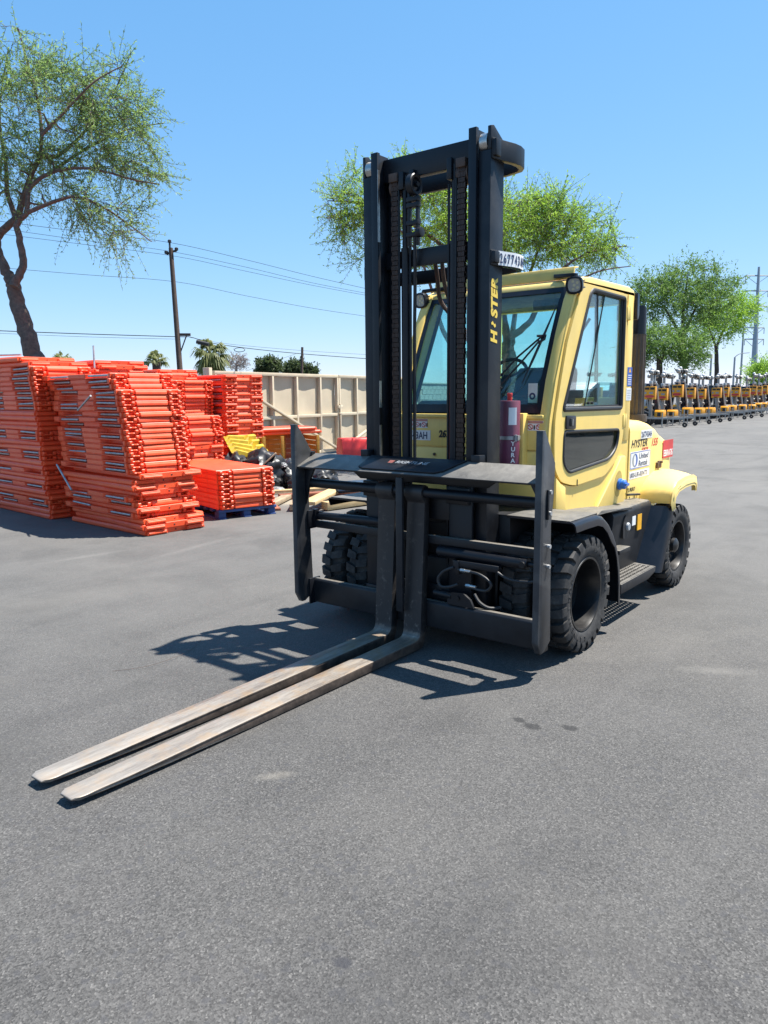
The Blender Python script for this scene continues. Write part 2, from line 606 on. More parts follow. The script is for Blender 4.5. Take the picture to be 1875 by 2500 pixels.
M_black = worn_black("black_paint")
M_mast = worn_black("mast_black_paint", (0.0055, 0.0062, 0.0085), (0.055, 0.052, 0.050), 0.42, 0.5)
M_blackd = worn_black("dusty_black_paint", (0.010, 0.0105, 0.0125), (0.055, 0.051, 0.046), 0.45, 0.35, 0.75, (0.26, 0.235, 0.195))
M_deck = worn_black("dusty_tread_plate", (0.014, 0.014, 0.016), (0.08, 0.074, 0.066), 0.5, 0.5, 0.85, (0.20, 0.187, 0.165))
M_post = worn_black("scuffed_black_steel", (0.026, 0.027, 0.030), (0.12, 0.117, 0.112), 0.38, 0.75, 0.6, (0.20, 0.187, 0.165))
M_blackg = worn_black("glossy_black_plastic", (0.008, 0.009, 0.013), (0.04, 0.038, 0.036), 0.30, 0.15)
M_rubber = plain("black_rubber_seal", (0.020, 0.020, 0.022), 0.55, 0, 0.3, 12)


def tyre_mat():
    t = NT("tyre_rubber")
    n1 = t.noise(7, 6, 0.7)
    c = t.mix(t.ramp(n1, [(0.35, 0.0), (0.7, 1.0)]), (0.015, 0.015, 0.0165), (0.052, 0.049, 0.046))
    c = t.mix(t.math('MULTIPLY', t.ramp(t.noise(28, 5, 0.7), [(0.55, 0.0), (0.75, 1.0)]), 0.45), c, (0.105, 0.097, 0.086))
    t.bump(t.noise(60, 4, 0.6), 0.2, 0.003)
    t.fin(c, 0.72, 0, 0.4)
    return t.m


M_tyre = tyre_mat()
M_rim = plain("black_rim_paint", (0.012, 0.012, 0.013), 0.34, 0.0, 0.35, 14, 0.05, (0.07, 0.06, 0.05), 0.3)


def fork_mat():
    t = NT("worn_fork_steel")
    g = t.noise(1.0, 6, 0.7, vec=t.mapping((1.6, 14, 14)))
    f2 = t.noise(1.0, 3, 0.7, vec=t.mapping((14, 150, 150)))
    n = t.noise(8, 7, 0.70)
    c = t.mix(t.ramp(g, [(0.36, 0.0), (0.62, 1.0)]), (0.145, 0.117, 0.094), (0.335, 0.292, 0.242))
    c = t.mix(t.math('MULTIPLY', t.ramp(f2, [(0.52, 0.0), (0.66, 1.0)]), 0.45), c, (0.38, 0.345, 0.31))
    c = t.mix(t.math('MULTIPLY', t.ramp(t.noise(40, 6, 0.75), [(0.55, 0.0), (0.7, 1.0)]), 0.45), c, (0.085, 0.068, 0.055))
    c = t.mix(t.math('MULTIPLY', t.ramp(n, [(0.47, 0.0), (0.64, 1.0)]), 0.6), c, (0.32, 0.205, 0.105))
    # polished bright toward the tips, painted/black toward the heel
    sx = t.n("ShaderNodeSeparateXYZ", i_0=t.obj())
    tip = t.ramp(t.math('DIVIDE', t.math('SUBTRACT', sx.outputs[0], 1.2), 2.2), [(0.30, 0.0), (1.0, 1.0)])
    c = t.mix(t.math('MULTIPLY', tip, 0.36), c, (0.45, 0.42, 0.38))
    hz = t.math('ADD', sx.outputs[2], t.math('MULTIPLY', t.math('SUBTRACT', n, 0.5), 0.14))
    sh = t.ramp(hz, [(0.088, 0.0), (0.125, 1.0)])
    chip = t.ramp(t.noise(16, 7, 0.75), [(0.56, 0.0), (0.68, 1.0)])
    low = t.ramp(t.math('DIVIDE', sx.outputs[2], 1.2), [(0.08, 1.0), (0.55, 0.25)])
    dark = t.mix(t.math('MULTIPLY', chip, low), (0.020, 0.019, 0.020), (0.17, 0.145, 0.125))
    c = t.mix(sh, c, dark)
    gn = t.n("ShaderNodeSeparateXYZ", i_0=t.n("ShaderNodeNewGeometry").outputs["True Normal"])
    edge = t.ramp(gn.outputs[2], [(0.25, 1.0), (0.75, 0.0)])
    side_tone = t.mix(t.ramp(t.noise(11, 7, 0.72), [(0.38, 0.0), (0.7, 1.0)]), (0.055, 0.043, 0.037), (0.17, 0.13, 0.105))  # blotchy darker brown for faces that do not look up
    c = t.mix(t.math('MULTIPLY', edge, t.math('SUBTRACT', 1.0, sh)), c, side_tone)
    t.bump(t.noise(30, 5, 0.7), 0.25, 0.003)
    t.fin(c, t.math('ADD', 0.36, t.math('MULTIPLY', g, 0.25)), t.math('MULTIPLY', t.math('SUBTRACT', 1.0, sh), 0.35), 0.5)
    return t.m


M_fork = fork_mat()
M_steel = plain("bright_steel", (0.50, 0.49, 0.47), 0.32, 0.9, 0.3, 20)
M_galv = plain("galvanised_pipe", (0.42, 0.42, 0.42), 0.45, 0.55, 0.3, 12)
M_chain = plain("oily_rusty_chain", (0.055, 0.032, 0.024), 0.5, 0.3, 0.5, 25, 0.1, (0.12, 0.055, 0.03), 0.6)
M_rust = plain("rusty_brown_steel", (0.10, 0.062, 0.045), 0.7, 0.1, 0.4, 9, 0.1)
M_guard = plain("brown_heat_guard", (0.085, 0.064, 0.048), 0.6, 0.2, 0.35, 7, 0.1, (0.16, 0.12, 0.085), 0.5)
M_maroon = plain("maroon_enamel", (0.165, 0.040, 0.082), 0.40, 0, 0.3, 6, 0.05, (0.22, 0.10, 0.09), 0.5)
M_white = plain("white_label", (0.78, 0.78, 0.77), 0.5, 0, 0.06, 8)
M_ink = plain("black_ink", (0.012, 0.012, 0.014), 0.5, 0, 0.1, 8)
M_navy = plain("navy_ink", (0.02, 0.035, 0.10), 0.5, 0, 0.1, 8)
M_blue = plain("blue_print", (0.03, 0.10, 0.42), 0.45, 0, 0.1, 8)
M_bluecap = plain("blue_plastic", (0.02, 0.14, 0.50), 0.4, 0, 0.15, 12)
M_red = plain("red_print", (0.60, 0.055, 0.05), 0.5, 0, 0.15, 10)
M_redlt = plain("pale_red_print", (0.55, 0.25, 0.22), 0.55, 0, 0.2, 20)
M_grey = plain("grey_print", (0.30, 0.32, 0.34), 0.5, 0, 0.1, 8)
M_yprint = plain("yellow_letters", (0.80, 0.56, 0.08), 0.5, 0, 0.15, 12)
M_lens = plain("lamp_lens", (0.42, 0.41, 0.38), 0.15, 0, 0.1, 30)
M_seat = plain("black_vinyl", (0.022, 0.024, 0.03), 0.5, 0, 0.3, 8)
M_head = plain("grey_headliner", (0.16, 0.145, 0.12), 0.85, 0, 0.4, 14, 0.2)
M_glass = glass_mat("green_tinted_glass", (0.78, 0.955, 0.95), 0.05)
M_sideglass = glass_mat("clear_cab_glass", (0.93, 0.975, 0.98), 0.03)
M_darkglass = glass_mat("dark_lower_glass", (0.55, 0.60, 0.59), 0.06)

# ------------------------------------------------------------------ the ground
ground = MB()
gx = [-900, -200, -60, -20, -8, -2, 2, 6, 12, 40, 200, 900]
ground.grid([[(x, y, 0) for x in gx] for y in gx])
ground_o = struct(ground.build("asphalt_yard", asphalt(), smooth=0))

# ================================================================== the forklift
# truck frame: X to the fork tips, Y to the operator's left, Z up, origin on the ground under the front axle
FK = thing("forklift", "big yellow forklift with black mast, enclosed cab and long steel forks, parked on asphalt", "forklift")


def tyre_mesh(Rr, w, rim_r, nl):
    h = w / 2
    m = MB()
    Rb = Rr - 0.030
    prof = [(rim_r, -h + 0.03), (rim_r + 0.02, -h + 0.012), (rim_r + 0.055, -h + 0.001), (Rb - 0.045, -h), (Rb - 0.03, -h + 0.004), (Rb - 0.012, -h + 0.016), (Rb, -h + 0.05),
            (Rb, 0), (Rb, h - 0.05), (Rb - 0.012, h - 0.016), (Rb - 0.03, h - 0.004), (Rb - 0.045, h), (rim_r + 0.055, h - 0.001), (rim_r + 0.02, h - 0.012), (rim_r, h - 0.03), (rim_r - 0.01, 0)]
    m.lathe(prof, (0, 0, 0), 'y', 72, closed=True)
    da = 2 * math.pi / nl
    for s in (-1, 1):
        for k in range(nl):
            a0 = da * (k + (0.5 if s > 0 else 0.0)) + random.uniform(-0.01, 0.01)
            sec = [(0.004, Rb - 0.01, 0.0), (0.004, Rr - 0.001, 0.0), (h - 0.028, Rr, 0.16), (h - 0.006, Rr - 0.012, 0.22), (h + 0.006, Rr - 0.048, 0.24), (h - 0.002, Rb - 0.055, 0.24), (h - 0.03, Rb - 0.03, 0.2)]
            wd = 0.30 * da
            rings = []
            for e in (-1, 1):
                ring = []
                for (yy, rr, sk) in sec:
                    an = a0 + sk * da * 1.0 + e * wd * (1.0 if yy > 0.05 else 0.82)
                    ring.append((rr * math.cos(an), s * yy, rr * math.sin(an)))
                rings.append(ring)
            m.loft(rings)
    return m.mesh("tyre", smooth=32)


def ring_text(name, s, size, mat, parent, c, r, ydist, a_start, step):
    m = None
    for i, ch in enumerate(s):
        if ch == ' ':
            continue
        an = a_start - i * step          # clockwise seen from +Y looking to -Y (image right is -X)
        rad = Vector((math.cos(an), 0, math.sin(an)))
        tan = Vector((math.sin(an), 0, -math.cos(an)))     # reading direction
        tan = -rad.cross(Vector((0, 1, 0))) * -1
        xd = Vector((0, 1, 0)).cross(rad) * -1
        xd = rad.cross(Vector((0, 1, 0))) * -1 if False else Vector((0, 1, 0)).cross(rad) * 1
        # need xd x yd = +Y with yd = rad
        if xd.cross(rad).y < 0:
            xd = -xd
        o = text(name, ch, size, None, None, Vector(c) + rad * r + Vector((0, ydist, 0)) - xd * size * 0.3, xd, rad, 0.0006, 0, 1.0, 0.002)
        me = o.data
        if m is None:
            m = bmesh.new()
        m.from_mesh(me)
        bpy.data.objects.remove(o)
        bpy.data.meshes.remove(me)
    me = bpy.data.meshes.new(name)
    m.to_mesh(me)
    m.free()
    o = link(name, me, mat, parent)
    o["kind"] = "stuff"
    return o


T_front = tyre_mesh(0.4246, 0.225, 0.262, 24)
T_rear = tyre_mesh(0.3985, 0.235, 0.235, 24)


def rim_mesh(rr, depth, hub_r, hub_out, sgn):
    """dished rim; the open dish faces +Y when sgn is 1"""
    m = MB()
    h = 0.10
    prof = [(rr + 0.004, h - 0.025), (rr + 0.012, h - 0.008), (rr + 0.006, h), (rr - 0.008, h - 0.002), (rr - 0.016, h - 0.03), (rr - 0.022, h - depth), (hub_r * 1.35, h - depth - 0.012), (hub_r, h - depth + 0.01), (hub_r * 0.92, h - depth + hub_out), (hub_r * 0.55, h - depth + hub_out + 0.02), (0.001, h - depth + hub_out + 0.024)]
    prof2 = [(0.001, -h), (rr - 0.02, -h), (rr + 0.008, -h), (rr + 0.004, h - 0.025)]
    pr_ = [(r, a * sgn) for r, a in prof2[:-1] + prof]
    m.lathe(pr_, (0, 0, 0), 'y', 56)
    for k in range(8):
        an = 2 * math.pi * k / 8
        rb = hub_r * 1.7
        c = (rb * math.cos(an), 0, rb * math.sin(an))
        m.cyl((c[0], sgn * (h - depth - 0.01), c[2]), (c[0], sgn * (h - depth + 0.022), c[2]), 0.014, n=6)
    return m.mesh("rim", smooth=35)


RIM_F = rim_mesh(0.262, 0.175, 0.09, 0.03, 1)
RIM_FR = rim_mesh(0.262, 0.175, 0.09, 0.03, -1)
RIM_R = rim_mesh(0.235, 0.085, 0.075, 0.07, 1)
RIM_RR = rim_mesh(0.235, 0.085, 0.075, 0.07, -1)


def wheel(x, y, z, tm, rm, rot, lettered=None):
    ty = link("tyre", tm, M_tyre, FK)
    ty.location = (x, y, z)
    ty.rotation_euler = (0, rot, 0)
    ri = link("rim", rm, M_rim, ty)
    return ty


wf_ = wheel(0, 1.1108 - 0.1185, 0.4246, T_front, RIM_F, 0.05)
wheel(0, 0.72, 0.4246, T_front, RIM_F, 0.4)
wheel(0, -(1.1108 - 0.1185), 0.4246, T_front, RIM_FR, 0.7)
wheel(0, -0.72, 0.4246, T_front, RIM_FR, 0.25)
wr_ = wheel(-2.2634, 1.0513 - 0.1235, 0.3985, T_rear, RIM_R, 0.3)
wheel(-2.2634, -(1.0513 - 0.1235), 0.3985, T_rear, RIM_RR, 0.0)
ring_text("sidewall_lettering", "CONTINENTAL", 0.05, M_tyre, wf_, (0, 0, 0), 0.305, 0.1125, R(30), R(11))
ring_text("sidewall_lettering", "INDUSTRIE", 0.04, M_tyre, wf_, (0, 0, 0), 0.31, 0.1125, R(190), R(10))
ring_text("sidewall_lettering", "CONTINENTAL", 0.04, M_tyre, wr_, (0, 0, 0), 0.285, 0.1175, R(60), R(10))

# ---- forks
for y1 in (-0.2908, -0.0234):
    prof = [(3.396, 0.036), (3.394, 0.046), (3.38, 0.0485), (3.36, 0.0487), (3.32, 0.0492), (3.25, 0.050), (3.1, 0.052), (2.6, 0.058), (1.6, 0.070), (0.80, 0.0798), (0.76, 0.081), (0.733, 0.087), (0.712, 0.101), (0.702, 0.122), (0.698, 0.16),
            (0.672, 0.6), (0.646, 1.08), (0.668, 1.105), (0.688, 1.135), (0.688, 1.17), (0.670, 1.197), (0.638, 1.210), (0.604, 1.198), (0.586, 1.168), (0.584, 1.13), (0.606, 0.6), (0.632, 0.11), (0.642, 0.06), (0.664, 0.026), (0.70, 0.012),
            (1.6, 0.008), (2.3, 0.006), (2.9, 0.018), (3.25, 0.028), (3.36, 0.031)]
    m = MB()
    m.prism(prof, 'y', y1, y1 + 0.1557)
    yc = y1 + 0.1557 / 2
    nv = []
    for (x, y, z) in m.v:
        k = 1.0
        if x > 3.1:
            k = 1 - 0.10 * min(1, (x - 3.1) / 0.15)
        if x > 3.30:
            k *= {3.32: 0.97, 3.36: 0.88, 3.38: 0.78}.get(round(x, 2), 0.66)
        nv.append((x, yc + (y - yc) * k, z))
    m.v = nv
    m.build("fork", M_fork, FK, bevel=0.006, segs=2, angle=40)

# ---- fork carriage
YL, YR = -1.021, 1.060
car = MB()
for (ya, yb) in ((-1.066, YL), (YR, 1.105)):
    m = MB()
    m.prism([(0.778, 0.262), (0.778, 1.622), (0.742, 1.622), (0.592, 1.41), (0.600, 1.20), (0.630, 1.02), (0.600, 0.24), (0.700, 0.185), (0.735, 0.185)], 'y', ya, yb)
    m.build("carriage_side_post", M_post, FK, bevel=0.004)
s_ = Vector((-0.213, 0, 0.094)).normalized()
n_ = Vector((0.094, 0, 0.213)).normalized()


def on_plate(y, d, h=0.0):
    return Vector((0.763, y, 1.291)) + s_ * d + n_ * h


def slab(poly, h0, h1):
    m = MB()
    m.loft([[on_plate(y, d, h0) for y, d in poly], [on_plate(y, d, h1) for y, d in poly]])
    return m


slab([(YL - 0.002, 0.0), (YR + 0.001, 0.0), (YR + 0.001, 0.232), (YL - 0.002, 0.232)], -0.014, 0.0).build("top_plate", M_deck, FK, bevel=0.003)
cp = slab([(-0.42, 0.05), (-0.36, 0.028), (0.27, 0.028), (0.33, 0.06), (0.43, 0.226), (-0.42, 0.226)], 0.0005, 0.014).build("center_cover_plate", M_black, FK, bevel=0.003)
text("lettering", "RIGHTLINE", 0.050, M_grey, cp, on_plate(-0.13, 0.125, 0.015), (0, 1, 0), s_, 0.0003, 0.25, 1.15)
m = MB()
for k in range(3):
    m.loft([[on_plate(-0.195 + q[0], 0.125 + k * 0.013 + q[1], h) for q in ((0, 0), (0.045, 0), (0.05, 0.008), (0.005, 0.008))] for h in (0.0145, 0.0155)])
m.build("lettering", plain("dim_red_print", (0.35, 0.12, 0.10), 0.5), cp, smooth=0)
m = MB()
m.prism([(YL - 0.03, 1.30), (YL + 0.012, 1.30), (YL + 0.012, 1.40), (YL - 0.03, 1.40)], 'x', 0.555, 0.60)
m.build("end_lug", M_black, FK, bevel=0.005)
# web under the plate
m = MB()
m.prism([(-0.60, 1.283), (-0.50, 1.215), (0.62, 1.215), (0.72, 1.283)], 'x', 0.585, 0.605)
m.build("plate_web", M_black, FK, bevel=0.003)
for y0, y1, ys in ((YL, YL + 0.10, 1), (YR - 0.10, YR, -1)):
    m = MB()
    pts = [(YL, 1.278), (YL + 0.11, 1.278), (YL + 0.06, 1.19), (YL + 0.045, 1.13), (YL, 0.98)] if ys > 0 else [(YR, 1.278), (YR - 0.09, 1.278), (YR - 0.04, 1.19), (YR - 0.02, 1.14), (YR, 1.05)]
    m.prism(pts, 'x', 0.655, 0.675)
    m.build("corner_gusset", M_black, FK, bevel=0.003)
MB().cyl((0.637, YL, 1.153), (0.637, YR, 1.153), 0.037, n=24).build("fork_shaft", M_black, FK)
MB().box(0.540, 0.583, YL, YR, 0.778, 0.836).build("cross_bar", M_blackd, FK, bevel=0.004)
m = MB()
m.prism([(0.560, 0.160), (0.612, 0.160), (0.612, 0.340), (0.598, 0.358), (0.560, 0.358)], 'y', YL, YR)
m.build("lower_cross_beam", M_blackd, FK, bevel=0.005)
MB().box(0.716, 0.742, -0.057, 0.0, 0.275, 1.262).build("center_stop_bar", M_blackd, FK, bevel=0.004)
for (ya, yb) in ((-0.50, -0.31), (0.265, 0.455)):
    m = MB()
    m.box(0.505, 0.535, ya, yb, 0.26, 1.21)
    m.box(0.50, 0.58, ya + 0.005, yb - 0.005, 1.08, 1.20)
    m.box(0.50, 0.556, ya + 0.005, yb - 0.005, 0.29, 0.38)
    m.build("carriage_plate", M_black, FK, bevel=0.008)
MB().box(0.508, 0.53, -0.31, 0.265, 0.95, 1.16).build("carriage_plate", M_black, FK, bevel=0.004)
MB().box(0.508, 0.53, -0.31, 0.265, 0.30, 0.46).build("carriage_plate", M_black, FK, bevel=0.004)
for ye in ((YL - .001, YL + .018), (YR - .018, YR + .001)):
    for z0, z1 in ((.775, .925), (.150, .362)):
        MB().box(.537, .660, ye[0], ye[1], z0, z1).build("end_bracket", M_black, FK, bevel=.004)
# fork positioner cylinders
m = MB()
m.cyl((0.570, -0.95, 0.878), (0.570, -0.28, 0.890), 0.032, n=18)
m.cyl((0.570, -0.985, 0.877), (0.570, -0.95, 0.878), 0.025, n=12)
m.box(0.560, 0.582, -1.00, -0.93, 0.845, 0.915)
m.box(0.555, 0.60, YL, -0.985, 0.845, 0.93)
m.build("positioner_cylinder", M_black, FK)
m = MB()
m.cyl((0.590, 0.22, 0.735), (0.590, 0.93, 0.730), 0.040, n=18)
m.cyl((0.590, 0.93, 0.730), (0.590, 1.05, 0.729), 0.02, n=12)
m.cyl((0.56, 0.905, 0.73), (0.640, 0.905, 0.73), 0.022, n=12)
m.build("positioner_cylinder", M_black, FK)
m = MB()
m.box(0.60, 0.655, 0.375, 0.74, 0.655, 0.70)
m.box(0.60, 0.66, 0.385, 0.43, 0.60, 0.70)
m.build("hose_manifold", M_black, FK, bevel=0.004)
m = MB()
m.cyl((0.60, 0.19, 0.425), (0.60, 0.34, 0.420), 0.026, n=16)
m.prism([(0.31, 0.363), (0.53, 0.363), (0.50, 0.42), (0.44, 0.46), (0.36, 0.455), (0.31, 0.44)], 'x', 0.60, 0.62)
m.cyl((0.62, 0.40, 0.42), (0.632, 0.40, 0.42), 0.016, n=12)
m.build("side_shift_cylinder", M_black, FK, bevel=0.0)
hoses = [([(0.665, 0.43, 0.64), (0.67, 0.50, 0.638), (0.68, 0.60, 0.635), (0.685, 0.68, 0.605), (0.685, 0.705, 0.57), (0.68, 0.67, 0.53), (0.675, 0.60, 0.523), (0.67, 0.49, 0.538)], 0.010),
         ([(0.66, 0.39, 0.65), (0.665, 0.31, 0.61), (0.67, 0.265, 0.55), (0.67, 0.29, 0.50), (0.665, 0.36, 0.505), (0.655, 0.42, 0.53)], 0.011),
         ([(0.66, 0.74, 0.66), (0.66, 0.82, 0.628), (0.66, 0.92, 0.625), (0.655, 1.01, 0.64), (0.64, 1.05, 0.70)], 0.010),
         ([(0.56, 0.50, 0.45), (0.57, 0.55, 0.40), (0.56, 0.62, 0.37), (0.5, 0.68, 0.37)], 0.012)]
for p, rr in hoses:
    MB().tube(smooth_path(p, 6), rr, 8).build("hydraulic_hose", M_rubber, FK)
for c in ((0.672, 0.455, 0.640), (0.672, 0.50, 0.538)):
    m = MB()
    m.cyl((c[0], c[1], c[2]), (c[0], c[1] + 0.035, c[2]), 0.014, n=6)
    m.cyl((c[0], c[1] + 0.035, c[2]), (c[0], c[1] + 0.08, c[2]), 0.0115, n=10)
    m.build("hose_fitting", M_steel, FK)
for zz in (1.233, 1.098, 0.885, 0.754):
    MB().cyl((0.672, 1.104, zz), (0.672, 1.125, zz), 0.014, n=8).build("bolt", M_galv, FK)
MB().box(0.685, 0.705, 1.105, 1.118, 1.06, 1.25).build("stop_plate", M_black, FK, bevel=0.003)

# ---- mast
for s in (-1, 1):
    def Y(a, b):
        return (min(s * a, s * b), max(s * a, s * b))
    m = MB()
    m.box(0.302, 0.476, *Y(0.447, 0.5395), 0.14, 3.42)
    m.prism([(0.478, 3.42), (0.478, 3.565), (0.44, 3.575), (0.302, 3.50), (0.302, 3.42)], 'y', *Y(0.515, 0.5405))
    m.build("outer_mast_upright", M_mast, FK, bevel=0.004)
    m = MB()
    m.box(0.470, 0.503, *Y(0.384, 0.444), 0.22, 3.57)
    m.box(0.350, 0.470, *Y(0.40, 0.432), 0.22, 3.565)
    m.box(0.335, 0.352, *Y(0.318, 0.44), 0.22, 3.55)
    m.build("inner_mast_upright", M_black, FK, bevel=0.003)
    MB().lathe([(0.02, 0.452), (0.058, 0.453), (0.062, 0.458), (0.062, 0.508), (0.058, 0.512), (0.02, 0.512)], (0.430, 0, 3.475), 'y', 28).build("mast_roller", M_steel, FK) if s > 0 else \
        MB().lathe([(0.02, -0.452), (0.058, -0.453), (0.062, -0.458), (0.062, -0.508), (0.058, -0.512), (0.02, -0.512)], (0.430, 0, 3.475), 'y', 28).build("mast_roller", M_steel, FK)
    # lift cylinder, hose pipe and chain
    m = MB()
    m.cyl((0.395, s * 0.212, 0.35), (0.395, s * 0.212, 2.9), 0.033, n=20)
    m.cyl((0.395, s * 0.212, 2.9), (0.395, s * 0.212, 3.40), 0.024, n=16)
    m.cyl((0.40, s * 0.166, 0.6), (0.40, s * 0.166, 3.28), 0.010, n=8)
    m.cyl((0.43, s * 0.245, 0.6), (0.43, s * 0.245, 3.30), 0.009, n=8)
    m.build("lift_cylinder", M_black, FK)
    m = MB()
    z = 1.16
    k = 0
    while z < 3.37:
        w = 0.064 if k % 2 == 0 else 0.053
        for q in range(5):
            yy = s * 0.286 - w / 2 + w * (q + 0.5) / 5
            m.box(0.405, 0.431, yy - w * 0.082, yy + w * 0.082, z + 0.002, z + 0.032)
        m.cyl((0.418, s * 0.286 - 0.036, z + 0.034), (0.418, s * 0.286 + 0.036, z + 0.034), 0.0065, n=6)
        z += 0.0345
        k += 1
    m.build("lift_chain", M_chain, FK, smooth=0)
    MB().box(0.39, 0.45, *Y(0.25, 0.325), 3.36, 3.42).build("chain_anchor", M_rust, FK, bevel=0.004)
    MB().lathe([(0.02, s * 0.24), (0.07, s * 0.24), (0.062, s * 0.262), (0.062, s * 0.31), (0.07, s * 0.332), (0.02, s * 0.332)], (0.365, 0, 3.33), 'y', 24).build("chain_sheave", M_rust, FK)
    m = MB()
    m.box(0.40, 0.56, *Y(0.46, 0.53), 1.36, 1.43)
    m.build("mast_stop", M_black, FK, bevel=0.004)
m = MB()
m.box(0.352, 0.412, -0.40, 0.40, 3.375, 3.535)
m.box(0.36, 0.44, -0.245, -0.20, 3.30, 3.42)
m.box(0.36, 0.44, -0.15, -0.11, 3.32, 3.42)
m.box(0.36, 0.44, 0.17, 0.21, 3.30, 3.44)
m.box(0.36, 0.44, 0.345, 0.375, 3.32, 3.45)
m.build("top_tie_bar", M_black, FK, bevel=0.004)
MB().box(0.352, 0.392, -0.40, 0.40, 2.765, 2.885).build("middle_tie_bar", M_black, FK, bevel=0.004)
MB().box(0.352, 0.392, -0.40, 0.40, 0.9, 1.02).build("lower_tie_bar", M_black, FK, bevel=0.004)
m = MB()
m.lathe([(0.018, -0.125), (0.068, -0.125), (0.075, -0.118), (0.075, -0.078), (0.068, -0.072), (0.05, -0.075), (0.045, -0.09), (0.018, -0.085)], (0.45, 0, 3.31), 'y', 28)
m.cyl((0.45, -0.13, 3.31), (0.45, -0.06, 3.31), 0.018, n=10)
m.build("hose_sheave", M_black, FK)
m = MB()
m.box(0.42, 0.45, -0.155, -0.135, 2.90, 3.38)
m.box(0.42, 0.45, -0.085, -0.065, 2.90, 3.24)
for zz in (2.96, 3.04, 3.16, 3.20):
    m.box(0.415, 0.46, -0.16, -0.06, zz, zz + 0.03)
m.cyl((0.44, -0.075, 2.985), (0.44, -0.035, 2.985), 0.035, n=14)
m.build("hose_bracket", M_black, FK, bevel=0.002)
MB().tube(smooth_path([(0.44, -0.10, 2.98), (0.42, -0.11, 2.8), (0.38, -0.14, 2.6), (0.36, -0.16, 2.2), (0.36, -0.16, 1.3)], 6), 0.013, 8).build("hydraulic_hose", M_rubber, FK)
for (p) in ([(0.2, -0.10, 2.9), (0.12, -0.12, 2.72), (0.06, -0.13, 2.55), (-0.02, -0.06, 2.42), (-0.1, 0.0, 2.3), (-0.15, 0.05, 2.1)], [(0.2, -0.03, 2.9), (0.14, -0.05, 2.7), (0.06, -0.05, 2.55), (0.0, 0.0, 2.4), (-0.05, 0.1, 2.2)]):
    MB().tube(smooth_path(p, 6), 0.016, 8).build("hydraulic_hose", M_rust, FK)


def bow(z0, z1, mat, name):
    half = [(0.47, 0.548), (0.40, 0.560), (0.32, 0.580), (0.25, 0.598), (0.18, 0.602), (0.10, 0.585), (0.045, 0.54), (0.01, 0.42), (0.0, 0.25), (0.0, 0.0)]
    path = half + [(x, -y) for x, y in reversed(half[:-1])]
    P = [Vector(p) for p in path]
    outer, inner = [], []
    for i, p in enumerate(P):
        t = (P[min(i + 1, len(P) - 1)] - P[max(i - 1, 0)]).normalized()
        nn = Vector((t.y, -t.x))           # to the inside
        outer.append(p - nn * 0.0)
        inner.append(p - nn * 0.04)
    secs = [[(o.x, o.y, z0), (o.x, o.y, z1), (q.x, q.y, z1), (q.x, q.y, z0)] for o, q in zip(outer, inner)]
    m = MB()
    m.loft(secs)
    return m.build(name, mat, FK, bevel=0.006), outer, inner


bow(3.365, 3.495, M_black, "top_bow_tie")
b2, bo, bi = bow(2.695, 2.795, M_black, "lower_bow_tie")
for z0, z1 in ((3.37, 3.49), (2.70, 2.79)):
    for s in (1,):
        MB().box(0.40, 0.466, min(s * 0.54, s * 0.575), max(s * 0.54, s * 0.575), z0 + 0.01, z1 - 0.005).build("bow_bracket", M_black, FK, bevel=0.006)
# number band wrapped round the bow
use = bo if bo[3].y > bi[3].y else bi
rows = []
for zz in (2.699, 2.791):
    rr = []
    for i in range(1, 7):
        t = (use[i + 1] - use[i - 1]).normalized()
        nn = Vector((-t.y, t.x))
        if nn.y < 0 and i < 6: nn = -nn
        q = use[i] + nn * 0.004
        rr.append((q.x, q.y, zz))
    rows.append(rr)
band = MB().grid(rows).build("number_band", M_white, b2, solid=0.001)
segs = []
acc = 0
pth = [Vector((p[0], p[1])) for p in rows[0]]
chars = "267743AH"
tot = sum((pth[i + 1] - pth[i]).length for i in range(len(pth) - 1))
pos = 0.012
bmx = bmesh.new()
for ch in chars:
    d = pos + 0.017
    i = 0
    acc = 0
    while i < len(pth) - 2 and acc + (pth[i + 1] - pth[i]).length < d:
        acc += (pth[i + 1] - pth[i]).length
        i += 1
    t = (pth[i + 1] - pth[i]).normalized()
    q = pth[i] + t * (pos - acc)
    nn = Vector((-t.y, t.x))
    if nn.y < 0: nn = -nn
    q = q + nn * 0.0022
    o = text("band_lettering", ch, 0.088, None, None, (q.x, q.y, 2.715), (t.x, t.y, 0), (0, 0, 1), 0.0012, 0, 0.62)
    bmx.from_mesh(o.data)
    me = o.data
    bpy.data.objects.remove(o)
    bpy.data.meshes.remove(me)
    pos += 0.037
me = bpy.data.meshes.new("band_lettering")
bmx.to_mesh(me)
bmx.free()
link("band_lettering", me, M_navy, b2)
# maker's letters up the side of the mast, one of them half peeled away
text("mast_lettering", "H", 0.112, M_yprint, FK, (0.372, 0.5415, 2.185), (0, 0, 1), (1, 0, 0), 0.0055, 0.15, 1.0)
m = MB()
m.prism([(0.385, 2.300), (0.402, 2.290), (0.425, 2.312), (0.438, 2.305), (0.448, 2.318), (0.428, 2.333), (0.408, 2.312), (0.392, 2.318)], 'y', 0.5412, 0.5422)
m.build("mast_lettering", M_yprint, FK, smooth=0)
text("mast_lettering", "STER", 0.112, M_yprint, FK, (0.372, 0.5415, 2.355), (0, 0, 1), (1, 0, 0), 0.0055, 0.15, 1.0, space=1.08)

